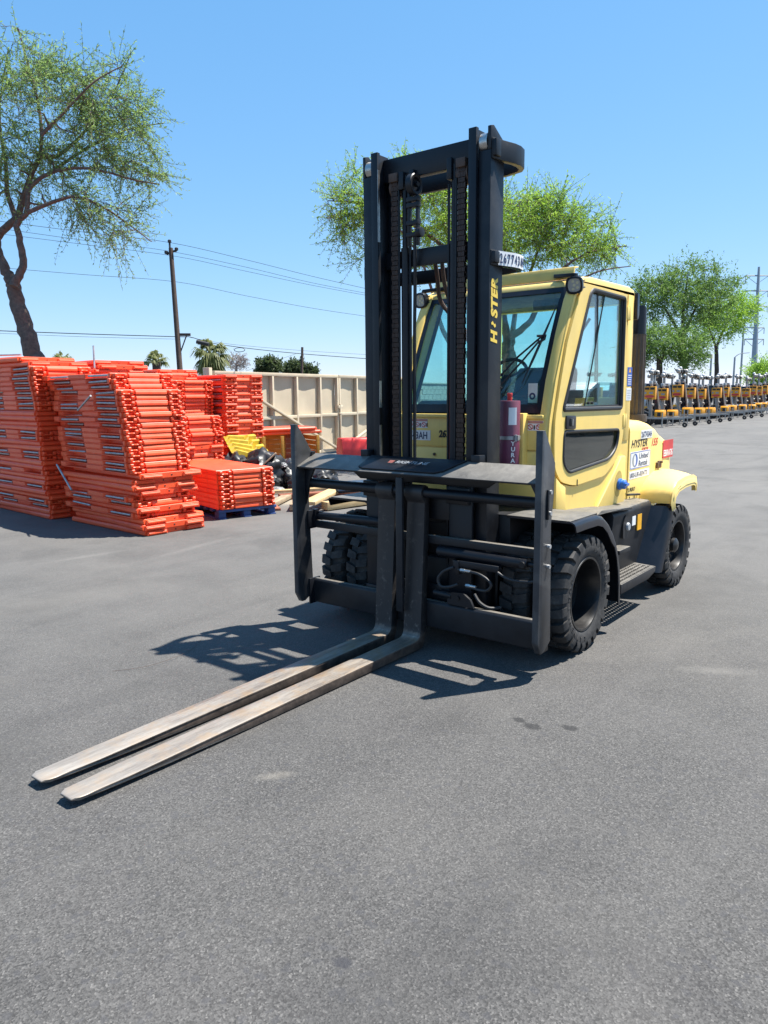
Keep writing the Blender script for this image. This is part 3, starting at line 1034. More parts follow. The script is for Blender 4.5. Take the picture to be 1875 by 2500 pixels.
# ---- chassis, axle and lower bodywork
m = MB()
m.box(-2.95, 0.25, -0.50, 0.50, 0.26, 0.90)
m.box(-0.16, 0.16, -0.60, 0.60, 0.27, 0.58)
m.box(-2.36, -2.16, -0.80, 0.80, 0.28, 0.52)
m.box(0.18, 0.34, -0.56, 0.56, 0.12, 0.62)
m.box(-0.15, 0.28, -0.62, 0.62, 0.62, 0.99)
m.build("chassis", M_black, FK, bevel=0.01)
arch = [(0.302, 0.985), (0.10, 0.988), (-0.10, 0.985), (-0.20, 0.962), (-0.30, 0.905), (-0.40, 0.815), (-0.475, 0.72), (-0.525, 0.63), (-0.565, 0.52), (-0.59, 0.40), (-0.60, 0.235)]
for s in (-1, 1):
    m = MB()
    inn = inset(arch + [(0.302, 0.235)], 0.012)[:len(arch)]
    cen = Vector((-0.05, 0.42))
    inn = [tuple(Vector(p) + (cen - Vector(p)).normalized() * 0.012) for p in arch]
    rows = [[(x, s * 0.60, z) for x, z in arch], [(x, s * 1.10, z) for x, z in arch], [(x, s * 1.118, z - 0.004) for x, z in inn],
            [(x + (cen.x - x) * 0.02, s * 1.122, z - 0.02) for x, z in inn], [(x + (cen.x - x) * 0.075, s * 1.122, z - 0.062 if z > 0.8 else z - 0.02) for x, z in inn]]
    m.grid(rows)
    m.build("front_fender", M_blackg, FK, solid=0.010, smooth=50)
    m = MB()
    m.prism([(0.296, 0.992), (-0.16, 0.990), (-0.30, 0.952), (-0.62, 0.935), (-1.10, 0.895), (-1.30, 0.88), (-1.30, 0.86), (-0.62, 0.91), (-0.2, 0.95), (0.296, 0.984)], 'y', min(s * 0.60, s * 1.085), max(s * 0.60, s * 1.085))
    for i, v in enumerate(m.v):
        if v[0] < -0.2:
            yy = s * (1.03 if v[0] > -0.4 else 0.93) if abs(v[1]) > 0.9 else v[1]
            m.v[i] = (v[0], yy, v[2])
    m.build("tread_deck", M_deck, FK, bevel=0.003)
    # tank / battery box behind the step
    m = MB()
    m.prism(rounded([(0.66, 0.30), (0.86, 0.30), (0.905, 0.84), (0.88, 0.872), (0.66, 0.885)], [0, 0.01, 0.05, 0.03, 0]) if s > 0 else [(-a, b) for a, b in rounded([(0.66, 0.30), (0.86, 0.30), (0.905, 0.84), (0.88, 0.872), (0.66, 0.885)], [0, 0.01, 0.05, 0.03, 0])], 'x', -1.86, -0.95)
    m.build("side_tank", M_blackd, FK, bevel=0.004)
    # mudguard ahead of the rear wheel
    rows = [[(-1.80, s * 0.80, 0.835), (-1.86, s * 0.93, 0.825), (-1.945, s * 1.03, 0.815), (-1.985, s * 1.05, 0.815), (-2.04, s * 1.055, 0.815)],
            [(-1.70, s * 0.80, 0.55), (-1.76, s * 0.93, 0.54), (-1.84, s * 1.03, 0.52), (-1.875, s * 1.05, 0.52), (-1.92, s * 1.055, 0.52)],
            [(-1.60, s * 0.80, 0.28), (-1.64, s * 0.93, 0.265), (-1.70, s * 1.03, 0.24), (-1.735, s * 1.05, 0.235), (-1.77, s * 1.055, 0.235)]]
    MB().grid(rows).build("rear_mudguard", M_blackg, FK, solid=0.012, smooth=60)
    # steps
    hs = []
    for i in range(17):
        for j in range(5):
            x0 = -0.80 - i * 0.046
            y0 = 0.835 + j * 0.042
            hs.append([(x0, s * y0), (x0 - 0.021, s * y0), (x0 - 0.021, s * (y0 + 0.019)), (x0, s * (y0 + 0.019))])
    m = MB()
    m.holes([(-0.76, s * 0.80), (-1.62, s * 0.80), (-1.57, s * 1.05), (-0.76, s * 1.05)], hs, 'z', 0.320, 0.330)
    sp = m.build("step", M_deck, FK, smooth=0)
    m = MB()
    pts = [(-0.76, 0.250), (-1.40, 0.250), (-1.565, 0.285), (-1.572, 0.329), (-0.76, 0.329)]
    m.prism(pts, 'y', min(s * 1.051, s * 1.061), max(s * 1.051, s * 1.061))
    m.build("step_skirt", M_deck, sp, bevel=0.002)
    m = MB()
    for i in range(16):
        for j in range(5):
            x0 = -0.803 - i * 0.046
            y0 = 0.842 + j * 0.042
            m.obox((x0 - 0.033, s * y0, 0.3325), (0.02, 0.006, 0.005), Matrix.Rotation(R(45 if (i + j) % 2 else -45), 3, 'Z'))
    m.build("tread_studs", M_deck, sp, smooth=0)
    MB().box(-1.14, -0.90, min(s * 0.86, s * 0.985), max(s * 0.86, s * 0.985), 0.535, 0.572).build("upper_step", M_blackd, FK, bevel=0.004)
# opening with a grey filler in the tank
m = MB()
m.prism(rounded([(-1.16, 0.62), (-1.27, 0.62), (-1.31, 0.79), (-1.20, 0.82), (-1.15, 0.74)], 0.02), 'y', 0.885, 0.912)
m.build("tank_opening", M_ink, FK)
MB().lathe([(0.001, 0.93), (0.03, 0.93), (0.036, 0.92), (0.036, 0.905)], (-1.25, 0, 0.715), 'y', 18).build("filler_neck", M_grey, FK)
MB().box(-1.47, -1.39, 0.896, 0.902, 0.70, 0.78).build("white_sticker", M_white, FK)
MB().box(-1.62, -1.52, 0.893, 0.902, 0.64, 0.78).build("yellow_sticker", plain("amber_print", (0.85, 0.42, 0.02), 0.5), FK)

# ---- hood, counterweight and rear wings


def section(x, w, t, b, rc, n=6, crown=0.02):
    pts = [(x, -w, b), (x, -w, t - rc - crown)]
    for k in range(1, n + 1):
        a = math.pi / 2 * k / n
        pts.append((x, -w + rc - rc * math.cos(a), t - rc - crown + rc * math.sin(a)))
    pts += [(x, -w * 0.4, t - crown * 0.2), (x, 0, t), (x, w * 0.4, t - crown * 0.2)]
    for k in range(n, 0, -1):
        a = math.pi / 2 * k / n
        pts.append((x, w - rc + rc * math.cos(a), t - rc - crown + rc * math.sin(a)))
    pts += [(x, w, t - rc - crown), (x, w, b)]
    return pts


MB().loft([section(*a) for a in ((-1.737, .722, 1.615, .83, .10), (-2.0, .722, 1.612, .82, .11), (-2.2, .722, 1.60, .81, .12), (-2.38, .722, 1.575, .81, .13), (-2.50, .721, 1.54, .81, .13), (-2.600, .719, 1.495, .81, .13))]).build("hood", M_yellow2, FK, smooth=45)
MB().loft([section(*a) for a in ((-2.606, .714, 1.485, .84, .13), (-2.75, .716, 1.445, .84, .13), (-2.90, .712, 1.40, .84, .13), (-3.0, .69, 1.36, .84, .13), (-3.06, .665, 1.31, .84, .13), (-3.11, .62, 1.22, .86, .13), (-3.13, .56, 1.12, .88, .12))]).build("counterweight", M_yellow2, FK, smooth=45)
MB().loft([section(*a) for a in ((-2.65, .56, .86, .30, .03), (-3.0, .56, .86, .30, .03), (-3.11, .50, .87, .34, .03))]).build("counterweight_base", M_yellow, FK, smooth=45)
for s in (-1, 1):
    IN = [(-2.035, .795), (-2.050, .87), (-2.13, .97), (-2.25, 1.037), (-2.41, 1.079), (-2.60, 1.085), (-2.74, 1.078), (-2.86, 1.050), (-2.96, .97), (-3.0, .87)]
    OUT = [(-1.992, .805), (-1.975, .86), (-2.00, .915), (-2.09, .960), (-2.30, .985), (-2.48, .985), (-2.56, .980), (-2.61, .965), (-2.63, .935), (-2.635, .90)]
    rows = []
    for (xi, zi), (xo, zo) in zip(IN, OUT):
        a, b = Vector((xi, 0, zi)), Vector((xo, 0, zo))
        c0 = Vector((-2.33, 0, .55))
        row = []
        for tt, yy, blg in ((0, .70, 0.0), (.18, .78, .022), (.42, .87, .040), (.66, .96, .052), (.84, 1.025, .054), (.94, 1.060, .050), (.985, 1.072, .036), (1.0, 1.074, -.030)):
            p = a.lerp(b, tt)
            dr = (p - c0).normalized()
            p = p + dr * blg
            row.append((p.x, s * yy, p.z))
        # turned-in lip
        p = b + (c0 - b).normalized() * 0.012
        row.append((p.x, s * 1.070, p.z))
        p = b + (c0 - b).normalized() * 0.014
        row.append((p.x, s * 1.03, p.z))
        rows.append(row)
    MB().grid(rows).build("rear_wing", M_yellow2, FK, solid=0.010, smooth=60)
# scuffs worn through on the wing lip
m = MB()
for (x, y, z, w, h) in ((-2.085, 1.0735, .972, .05, .006), (-2.12, 1.0735, .985, .03, .005), (-2.06, 1.0735, .945, .02, .02), (-2.55, 1.0735, .985, .03, .008)):
    m.obox((x, y, z), (w, 0.002, h), Matrix.Rotation(0.3, 3, 'Y'))
m.build("paint_chips", M_rust, FK, smooth=0)
m = MB()
m.box(-2.60, -2.52, .72, .74, 1.10, 1.17)
m.cyl((-2.56, .735, 1.16), (-2.56, .76, 1.16), .012, n=10)
m.box(-2.50, -2.47, .715, .745, 1.10, 1.16)
m.build("hood_latch", M_rust, FK, bevel=0.003)
m = MB()
m.tube(smooth_path([(-1.72, .722, .92), (-1.73, .75, .925), (-1.85, .76, .915), (-1.97, .75, .902), (-1.98, .722, .90)], 5), .010, 8)
m.build("hood_handle", M_rubber, FK)
for x in (-1.78, -1.90):
    MB().box(x - .012, x, .7235, .7255, .83, .90).build("vent_slot", M_ink, FK)
# exhaust stack with ribbed guard
ex = MB()
n = 28
secs = []
for z, r in ((1.55, .088), (1.62, .086), (2.40, .076)):
    secs.append([(-2.44 + (r + (.004 if k % 2 else -.004)) * math.cos(2 * math.pi * k / n), .50 + (r + (.004 if k % 2 else -.004)) * math.sin(2 * math.pi * k / n), z) for k in range(n)])
ex.loft(secs)
exo = ex.build("exhaust_guard", M_guard, FK, smooth=20)
m = MB()
ring0 = [(-2.44 + .0775 * math.cos(2 * math.pi * k / 20), .50 + .0775 * math.sin(2 * math.pi * k / 20), 2.401) for k in range(20)]
ring1 = [(-2.44 + .074 * math.cos(2 * math.pi * k / 20), .50 + .074 * math.sin(2 * math.pi * k / 20), 2.62 - .05 * math.sin(2 * math.pi * (k / 20) - 2.2)) for k in range(20)]
ring2 = [(-2.44 + .064 * math.cos(2 * math.pi * k / 20), .50 + .064 * math.sin(2 * math.pi * k / 20), 2.615 - .05 * math.sin(2 * math.pi * (k / 20) - 2.2)) for k in range(20)]
ring3 = [(p[0], p[1], 2.42) for p in ring2]
m.loft([ring0, ring1, ring2, ring3])
m.build("exhaust_tip", M_blackg, exo)
MB().lathe([(.001, 1.63), (.115, 1.63), (.12, 1.60), (.12, 1.56)], (-2.44, .50, 0), 'z', 28).build("exhaust_collar", M_guard, exo)

# ---- hood decals (on the side facing +Y)
HX, HZ = (-1, 0, 0), (0, 0, 1)


def plate_y(name, x0, x1, z0, z1, y, mat, par=FK, r=0.0, t=0.002):
    pts = [(x0, z0), (x1, z0), (x1, z1), (x0, z1)]
    if r:
        pts = rounded(pts, r)
    m = MB()
    m.prism(pts, 'y', y, y + t)
    return m.build(name, mat, par, smooth=0)


yh = .7222
st = plate_y("number_sticker", -2.02, -2.325, 1.415, 1.495, yh, M_white)
text("lettering", "267743AH", .075, M_navy, st, (-2.03, yh + .0025, 1.428), HX, HZ, .0012, 0, .86)
text("hood_lettering", "HYSTER", .098, M_ink, FK, (-1.775, yh + .001, 1.345), HX, HZ, .0016, .28, 1.23)
text("hood_lettering", "155", .098, M_red, FK, (-2.305, yh + .001, 1.335), HX, HZ, .0016, .28, 1.25)
text("hood_lettering", "FORTIS", .036, M_red, FK, (-2.05, yh + .001, 1.305), HX, HZ, .0006, .28, 1.5)
st = plate_y("rental_sign", -1.765, -2.295, 1.145, 1.305, yh, M_white, r=.015)
bd = MB()
bd.holes(rounded([(-1.772, 1.150), (-2.288, 1.150), (-2.288, 1.300), (-1.772, 1.300)], .012), [rounded([(-1.778, 1.155), (-2.282, 1.155), (-2.282, 1.295), (-1.778, 1.295)], .010)], 'y', yh + .002, yh + .003)
bd.build("sign_border", M_blue, st, smooth=0)
for sgn, mt, x in ((1, M_grey, -1.855), (-1, M_blue, -1.915)):
    o_, i_ = [], []
    for k in range(17):
        a = R(90 + 180 * k / 16) if sgn > 0 else R(90 - 180 * k / 16)
        o_.append((-1.885 - .068 * math.cos(a) * 1.0, 1.225 + .062 * math.sin(a)))
        i_.append((-1.885 - .040 * math.cos(a) * .8, 1.225 + .050 * math.sin(a)))
    m = MB()
    m.prism(o_ + i_[::-1], 'y', yh + .002, yh + .003)
    m.build("sign_emblem", mt, st, smooth=0)
text("lettering", "United", .072, M_navy, st, (-1.985, yh + .0025, 1.232), HX, HZ, .0008, .18, 1.25)
text("lettering", "Rentals", .072, M_navy, st, (-1.975, yh + .0025, 1.165), HX, HZ, .0008, .18, 1.15)
st = plate_y("phone_sign", -1.760, -2.285, 1.055, 1.125, yh, M_white, r=.008)
text("lettering", "800-UR-RENTS", .062, M_navy, st, (-1.775, yh + .0025, 1.068), HX, HZ, .0005, .2, 1.12)
text("hood_lettering", "TURBO", .048, M_ink, FK, (-1.705, yh + .001, .945), HX, HZ, .0004, .2, 1.35)
st = plate_y("red_number_sticker", -2.675, -2.985, 1.185, 1.365, .7180, M_red, t=.003)
text("lettering", "EBRA76", .088, M_white, st, (-2.695, .7213, 1.205), HX, HZ, .002, 0, .95)

# ---- cab: sides
FRONT = [(-.115, 1.10), (-.112, 1.55), (-.125, 1.66), (-.205, 1.939), (-.352, 2.297), (-.475, 2.546), (-.575, 2.69)]
door_out = rounded([(-.60, 2.672), (-.509, 2.519), (-.347, 2.218), (-.248, 1.913), (-.176, 1.661), (-.170, 1.47), (-.190, 1.287), (-.293, 1.180), (-.547, 1.122), (-1.153, 1.149), (-1.431, 1.276), (-1.536, 1.437), (-1.565, 1.709), (-1.512, 2.672)], [.03, 0, 0, 0, .05, .05, .05, .06, .1, .06, .06, .06, .05, .03], 3)
win_up = rounded([(-.755, 2.640), (-1.462, 2.636), (-1.472, 1.712), (-.302, 1.722)], [.07, .03, .03, .03], 4)
win_lo = rounded([(-.335, 1.558), (-1.445, 1.528), (-1.405, 1.372), (-1.24, 1.285), (-.43, 1.236), (-.325, 1.325)], [.04, .05, .08, .08, .07, .06], 4)
side_poly = FRONT + [(-1.732, 2.705), (-1.732, .835), (-1.306, .850), (-.976, .889), (-.417, .935), (-.16, .94), (-.118, .98)]
for s in (-1, 1):
    m = MB()
    ya, yb = (.655, .712)
    hole = inset(door_out, -.009) if s > 0 else win_up
    m.holes(side_poly, [hole], 'y', min(s * ya, s * yb), max(s * ya, s * yb))
    m.build("cab_side", M_yellow, FK, smooth=30)
# operator's door with two openings
m = MB()
m.holes(door_out, [win_up, win_lo], 'y', .690, .732)
door = m.build("door", M_yellow, FK, smooth=30)


def ring3(poly, y):
    return [(p[0], y, p[1]) for p in poly]


for pl, rr in ((win_up, .019), (win_lo, .014)):
    MB().tube(ring3(pl, .728), rr, 8, closed=True).build("window_seal", M_rubber, door)
m = MB()
m.prism(inset(win_up, .004), 'y', .704, .708)
m.build("window_pane", M_sideglass, door, smooth=0)
m = MB()
m.prism(inset(win_lo, .004), 'y', .712, .716)
m.build("lower_window_pane", M_darkglass, door, smooth=0)
m = MB()
m.prism(inset(win_lo, -.01), 'y', .655, .675)
m.build("kick_panel", plain("grey_trim", (.07, .075, .075), .6), FK, smooth=0)
# sliding pane and its dark frame lines
m = MB()
sl = [(-1.06, 2.62), (-1.42, 2.615), (-1.43, 1.735), (-.73, 1.738)]
m.prism(sl, 'y', .7105, .7145)
m.build("sliding_pane", M_glass, door, smooth=0)
m = MB()
m.tube([(-1.06, .714, 2.62), (-.73, .714, 1.738)], .006, 6)
m.tube([(-.93, .700, 2.635), (-1.02, .690, 1.73)], .016, 6)
m.tube([(-1.43, .714, 2.63), (-1.44, .714, 1.72)], .010, 6)
m.box(-1.45, -.34, .700, .722, 1.715, 1.745)
m.build("slider_frame", M_rubber, door)
for x in (-.80, -.87):
    MB().cyl((x, .71, 1.765), (x, .728, 1.765), .012, n=10).build("slider_knob", M_rubber, door)
m = MB()
m.prism(rounded([(-.345, 1.575), (-.345, 1.678), (-.515, 1.672), (-.515, 1.570)], .015), 'y', .731, .745)
hd = m.build("door_handle", M_blackg, door, bevel=.003)
m = MB()
m.box(-.455, -.40, .745, .752, 1.595, 1.655)
m.build("handle_paddle", M_ink, hd, bevel=.004)
MB().box(-.435, -.422, .752, .758, 1.60, 1.65).build("handle_lever", M_steel, hd)
MB().box(-.60, -.59, .732, .736, 1.12, 1.17).build("door_drain_slot", M_ink, door)
for z in (2.52, 1.60):
    m = MB()
    m.cyl((-1.575, .728, z - .06), (-1.575, .728, z + .06), .014, n=10)
    m.box(-1.60, -1.52, .728, .738, z - .055, z + .055)
    m.build("door_hinge", M_yellow, FK, bevel=.002)
m = MB()
m.box(-1.70, -1.575, .7125, .720, 1.42, 2.68)
m.build("rear_corner_post", M_yellow, FK, bevel=.006)
st = plate_y("blue_sticker", -1.615, -1.725, 1.90, 2.065, .7202, M_blue)
m = MB()
m.prism([(-1.645, 2.02), (-1.695, 2.02), (-1.67, 2.058)], 'y', .7222, .7235)
m.build("warning_mark", plain("amber_print", (0.85, 0.42, 0.02)), st, smooth=0)
for k in range(5):
    plate_y("print_line", -1.63, -1.71, 1.915 + k * .019, 1.922 + k * .019, .7222, M_white, st, t=.0008)
st = plate_y("white_notice", -1.605, -1.725, 1.775, 1.885, .7202, M_white)
for k in range(6):
    plate_y("print_line", -1.62, -1.71, 1.788 + k * .015, 1.792 + k * .015, .7222, M_grey, st, t=.0008)
# lower side pod with blue filler cap; recess shade is painted as a darker disc
m = MB()
m.prism([(-.985, .888), (-1.315, .850), (-1.60, .845), (-1.60, 1.29), (-1.50, 1.29), (-1.40, 1.20)], 'y', .700, .745)
m.build("side_pod", M_yellow, FK, bevel=.012)
m = MB()
m.prism([(-.22, .935), (-.40, .935), (-.385, 1.13), (-.30, 1.165), (-.215, 1.22)], 'y', .700, .735)
m.build("side_pod", M_yellow, FK, bevel=.010)
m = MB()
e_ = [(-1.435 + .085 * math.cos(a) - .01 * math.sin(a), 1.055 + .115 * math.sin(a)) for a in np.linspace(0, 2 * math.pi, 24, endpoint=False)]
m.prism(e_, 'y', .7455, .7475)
m.build("cap_recess_shade", plain("shaded_yellow_recess", (0.55, 0.38, 0.09), 0.5), FK, smooth=0)
m = MB()
m.lathe([(.001, .815), (.034, .815), (.042, .805), (.042, .775), (.050, .77), (.050, .752), (.03, .747)], (-1.44, 0, 1.05), 'y', 22)
m.box(-1.475, -1.405, .812, .832, 1.04, 1.062)
m.build("filler_cap", M_bluecap, FK)

# ---- cab: front, windshield, roof
body = MB()
body.prism([(-.135, 1.05), (-.135, 1.60), (-.16, 1.655), (-1.73, 1.655), (-1.73, .85), (-.30, .95)], 'y', -.66, .654)
body.build("cab_floor_box", M_yellow, FK, bevel=.006)
m = MB()
m.box(-.142, -.118, -.665, .665, 1.425, 1.672)
m.box(-.150, -.095, -.668, .668, 1.658, 1.688)
cowl = m.build("front_cowl", M_yellow, FK, bevel=.006)
m = MB()
m.box(-.142, -.112, -.655, .655, 1.02, 1.415)
m.build("front_kick_panel", M_yellow, FK, bevel=.008)
for yy in (-.30, .0, .36):
    MB().cyl((-.112, yy, 1.36), (-.102, yy, 1.36), .012, n=8).build("bolt", M_rust, FK)
FX, FZ = (0, 1, 0), (0, 0, 1)


def plate_x(name, y0, y1, z0, z1, x, mat, par=FK, t=.002):
    return MB().box(x, x + t, y0, y1, z0, z1).build(name, mat, par, smooth=0)


for y0 in (-.585, .455):
    st = plate_x("warning_sticker", y0, y0 + .21, 1.572, 1.645, -.1178, M_white)
    plate_x("warning_header", y0 + .003, y0 + .207, 1.625, 1.643, -.1158, M_redlt, st, .0008)
    for k in range(3):
        m = MB()
        yy = y0 + .037 + k * .068
        c_ = [(yy + .024 * math.cos(a), 1.598 + .021 * math.sin(a)) for a in np.linspace(0, 2 * math.pi, 18, endpoint=False)]
        c2_ = [(yy + .018 * math.cos(a), 1.598 + .015 * math.sin(a)) for a in np.linspace(0, 2 * math.pi, 18, endpoint=False)]
        m.holes(c_, [c2_], 'x', -.1158, -.115)
        m.obox((-.1154, yy, 1.598), (.0008, .006, .04), Matrix.Rotation(.8, 3, 'X'))
        m.build("warning_pictogram", M_red, st, smooth=0)
        plate_x("warning_figure", yy + .027, yy + .038, 1.58, 1.612, -.1158, M_ink, st, .0008)
st = plate_x("number_sticker", -.66, -.345, 1.470, 1.552, -.1178, M_white)
text("lettering", "267743AH", .082, M_navy, st, (-.1154, -.655, 1.482), FX, FZ, .0014, 0, .78)
text("stencil_lettering", "267743", .075, M_ink, FK, (-.1172, -.262, 1.502), FX, FZ, .004, .1, .9)
# pillars between windshield and sides
for s in (-1, 1):
    m = MB()
    back = [(x - .055, z) for x, z in FRONT]
    m.prism([(x + .006, z) for x, z in FRONT] + back[::-1], 'y', min(s * .628, s * .700), max(s * .628, s * .700))
    m.build("front_pillar", M_yellow, FK, bevel=.012, segs=2)
    m = MB()
    m.box(-1.735, -1.645, min(s * .60, s * .70), max(s * .60, s * .70), 1.65, 2.68)
    m.build("rear_pillar", M_yellow, FK, bevel=.01)
WS = [(-.148, 1.700), (-.165, 1.765), (-.222, 1.939), (-.305, 2.15), (-.370, 2.297), (-.440, 2.44), (-.493, 2.546), (-.535, 2.612), (-.558, 2.650)]
MB().grid([[(x, y, z) for y in (-.62, -.3, 0, .3, .62)] for x, z in WS]).build("windshield", M_glass, FK, solid=.005, smooth=60)
m = MB()


def strip(y0, y1, lo, hi):
    m.grid([[(x + .007, y0, z), (x + .007, y1, z)] for x, z in WS[lo:hi]])


strip(-.630, -.588, 0, 9)
strip(.588, .630, 0, 9)
strip(-.587, .587, 0, 2)
strip(-.587, .587, 7, 9)
m.build("windshield_border", M_blackg, FK, solid=.004, smooth=60)
roof = MB()
roof.prism([(-.548, 2.645), (-.575, 2.695), (-.66, 2.728), (-.80, 2.742), (-1.60, 2.750), (-1.725, 2.735), (-1.750, 2.70), (-1.742, 2.66), (-.60, 2.655)], 'y', -.712, .712)
roof.build("cab_roof", M_yellow2, FK, bevel=.022, segs=3, smooth=50, angle=40)
MB().box(-1.64, -.62, -.62, .62, 2.615, 2.648).build("headliner", M_head, FK)
m = MB()
m.prism([(-.618, 2.715), (-.598, 2.715), (-.628, 2.806), (-.70, 2.816), (-.70, 2.806), (-.640, 2.796)], 'y', -.645, .645)
m.build("roof_visor", M_yellow, FK, bevel=.004)
MB().box(-1.712, -1.706, -.60, .60, 1.80, 2.61).build("rear_window", M_glass, FK, smooth=0)
m = MB()
m.box(-1.735, -1.65, -.60, .60, 2.61, 2.665)
m.box(-1.735, -1.65, -.60, .60, 1.65, 1.80)
m.build("rear_window_frame", M_yellow, FK, bevel=.004)
m = MB()
m.prism(inset(win_up, .004), 'y', -.690, -.686)
m.build("right_window_pane", M_glass, FK, smooth=0)
m = MB()
m.tube([(p[0], -.655, p[1]) for p in win_up], .02, 8, closed=True)
m.build("window_seal", M_rubber, FK)

# ---- cab interior
m = MB()
m.prism(rounded([(-1.36, 1.80), (-1.44, 2.05), (-1.51, 2.09), (-1.59, 2.05), (-1.54, 1.72), (-1.38, 1.70)], .04), 'y', -.27, .27)
m.prism(rounded([(-.92, 1.66), (-.90, 1.74), (-.96, 1.80), (-1.40, 1.78), (-1.46, 1.66)], .03), 'y', -.27, .27)
m.prism(rounded([(-1.12, 1.80), (-1.12, 1.87), (-1.48, 1.87), (-1.48, 1.80)], .02), 'y', .29, .38)
m.build("operator_seat", M_seat, FK, bevel=.025, segs=3, smooth=60)
m = MB()
cw, ax1, ax2 = Vector((-.72, .02, 1.98)), Vector((0, 1, 0)), Vector((-.50, 0, .87)).normalized()
cw = Vector((-.70, .03, 1.97))
m.tube([cw + (ax1 * math.cos(a) + ax2 * math.sin(a)) * .185 for a in np.linspace(0, 2 * math.pi, 36, endpoint=False)], .015, 8, closed=True)
for a in (R(30), R(150), R(270)):
    m.tube([cw, cw + (ax1 * math.cos(a) + ax2 * math.sin(a)) * .185], .012, 6)
m.cyl(cw + Vector((.0, 0, .0)), cw + Vector((.33, 0, -.30)), .045, .06, 12)
m.build("steering_wheel", M_seat, FK, smooth=50)
m = MB()
m.prism(rounded([(-.20, 1.66), (-.20, 1.74), (-.30, 1.80), (-.42, 1.76), (-.44, 1.66)], .03), 'y', -.56, .56)
m.box(-.62, -.40, .36, .54, 1.66, 1.80)
m.build("dashboard", M_seat, FK, bevel=.015)
m = MB()
for rr in (.03, .055, .075):
    m.tube([Vector((-.93, .48, 2.30)) + (Vector((.55, -.25, .2)).normalized().cross(Vector((0, 0, 1))).normalized() * math.cos(a) + Vector((-.15, .1, 1)).normalized() * math.sin(a)) * rr for a in np.linspace(0, 2 * math.pi, 24, endpoint=False)], .005, 6, closed=True)
m.cyl((-.93, .48, 2.30), (-1.02, .50, 2.28), .03, n=12)
m.cyl((-1.02, .50, 2.28), (-1.05, .60, 2.45), .012, n=8)
m.build("cab_fan", M_seat, FK)
m = MB()
m.prism(rounded([(.30, 2.50), (.55, 2.50), (.55, 2.58), (.30, 2.58)], .02), 'x', -.64, -.62)
m.build("sun_visor", M_head, FK, bevel=.004)
st = MB()
st.box(-.190, -.186, .50, .575, 1.775, 1.92)
sto = st.build("windshield_sticker", plain("pale_sticker", (0.62, 0.68, 0.62), 0.5), FK, smooth=0)
MB().lathe([(.012, -.1855), (.026, -.1855), (.026, -.1845), (.012, -.1845)], (0, .535, 1.825), 'x', 20, closed=True).build("sticker_emblem", M_navy, sto)
# wiper on the outside of the windshield


def wsx(z):
    for (x0, z0), (x1, z1) in zip(WS[:-1], WS[1:]):
        if z0 <= z <= z1:
            return x0 + (x1 - x0) * (z - z0) / (z1 - z0)
    return WS[0][0]


def wp(y, z, o=.03):
    return (wsx(z) + o, y, z)


m = MB()
m.tube([wp(.10, 1.80, .05), wp(.38, 2.12, .06), wp(.545, 2.275, .05)], .008, 6)
m.tube([wp(.16, 1.775, .05), wp(.42, 2.08, .06), wp(.53, 2.24, .05)], .008, 6)
m.tube([wp(.10, 1.80, .05), wp(.20, 1.90, .05)], .018, 6)
m.tube([wp(.16, 1.775, .05), wp(.28, 1.90, .05)], .018, 6)
m.tube([wp(.50, 2.275, .05), wp(.57, 2.275, .045), wp(.565, 2.25, .045), wp(.52, 2.22, .045)], .010, 6)
m.tube([wp(.585, 2.50, .02), wp(.545, 2.28, .03), wp(.49, 2.08, .025), wp(.44, 1.92, .02)], [.004, .010, .010, .004], 6)
m.build("windshield_wiper", M_rubber, FK)

# ---- work lamps, mirror, extinguisher-like canister
for s in (-1, 1):
    c = Vector((-.495, s * .708, 2.648))
    m = MB()
    sq = []
    for k in range(28):
        a = 2 * math.pi * k / 28
        rr = .070 / max(abs(math.cos(a)), abs(math.sin(a))) ** 0.45
        sq.append((rr * math.cos(a) * .93, rr * math.sin(a) * .93))
    fd = Vector((.93, .10 * s, -.20)).normalized()
    rt = fd.cross(Vector((0, 0, 1))).normalized()
    up = rt.cross(fd)
    m.loft([[c + rt * p[0] * k + up * p[1] * k + fd * d for p in sq] for d, k in ((-.055, .55), (-.045, .85), (-.005, 1.0), (.016, 1.0), (.020, .80), (.008, .74))])
    lp = m.build("work_lamp", M_blackg, FK, smooth=40)
    m = MB()
    m.loft([[c + rt * p[0] * .75 + up * p[1] * .75 + fd * d for p in sq] for d in (.008, .012)])
    m.build("lamp_lens", M_lens, lp, smooth=30)
    m = MB()
    for k in range(5):
        a = 2 * math.pi * k / 5
        q = c + rt * .03 * math.cos(a) * (k > 0) + up * .03 * math.sin(a) * (k > 0)
        m.cyl(q + fd * .0121, q + fd * .014, .011, n=10)
    m.build("lamp_led", plain("led_chip", (0.60, 0.55, 0.35), 0.3), lp)
    m = MB()
    for k in range(8):
        a = 2 * math.pi * (k + .5) / 8
        m.obox(c - fd * .03 + (rt * math.cos(a) + up * math.sin(a)) * .055, (.05, .006, .03), Matrix((fd, rt * -math.sin(a) + up * math.cos(a), rt * math.cos(a) + up * math.sin(a))).transposed())
    m.build("lamp_fins", M_blackg, lp)
    m = MB()
    m.bar((-.600, s * .50, 2.742), (-.52, s * .705, 2.725), .045, .028)
    m.bar((-.525, s * .700, 2.735), (-.515, s * .706, 2.64), .02, .03)
    m.tube([(-.50, s * .69, 2.60), (-.515, s * .665, 2.57), (-.53, s * .66, 2.55)], .012, 6)
    m.build("lamp_bracket", M_black, FK, bevel=.004)
m = MB()
m.prism(rounded([(-1.752, 2.48), (-1.752, 2.715), (-1.80, 2.70), (-1.808, 2.52), (-1.785, 2.48)], .015), 'y', .55, .735)
m.build("rear_lamp", M_blackg, FK, bevel=.008)
m = MB()
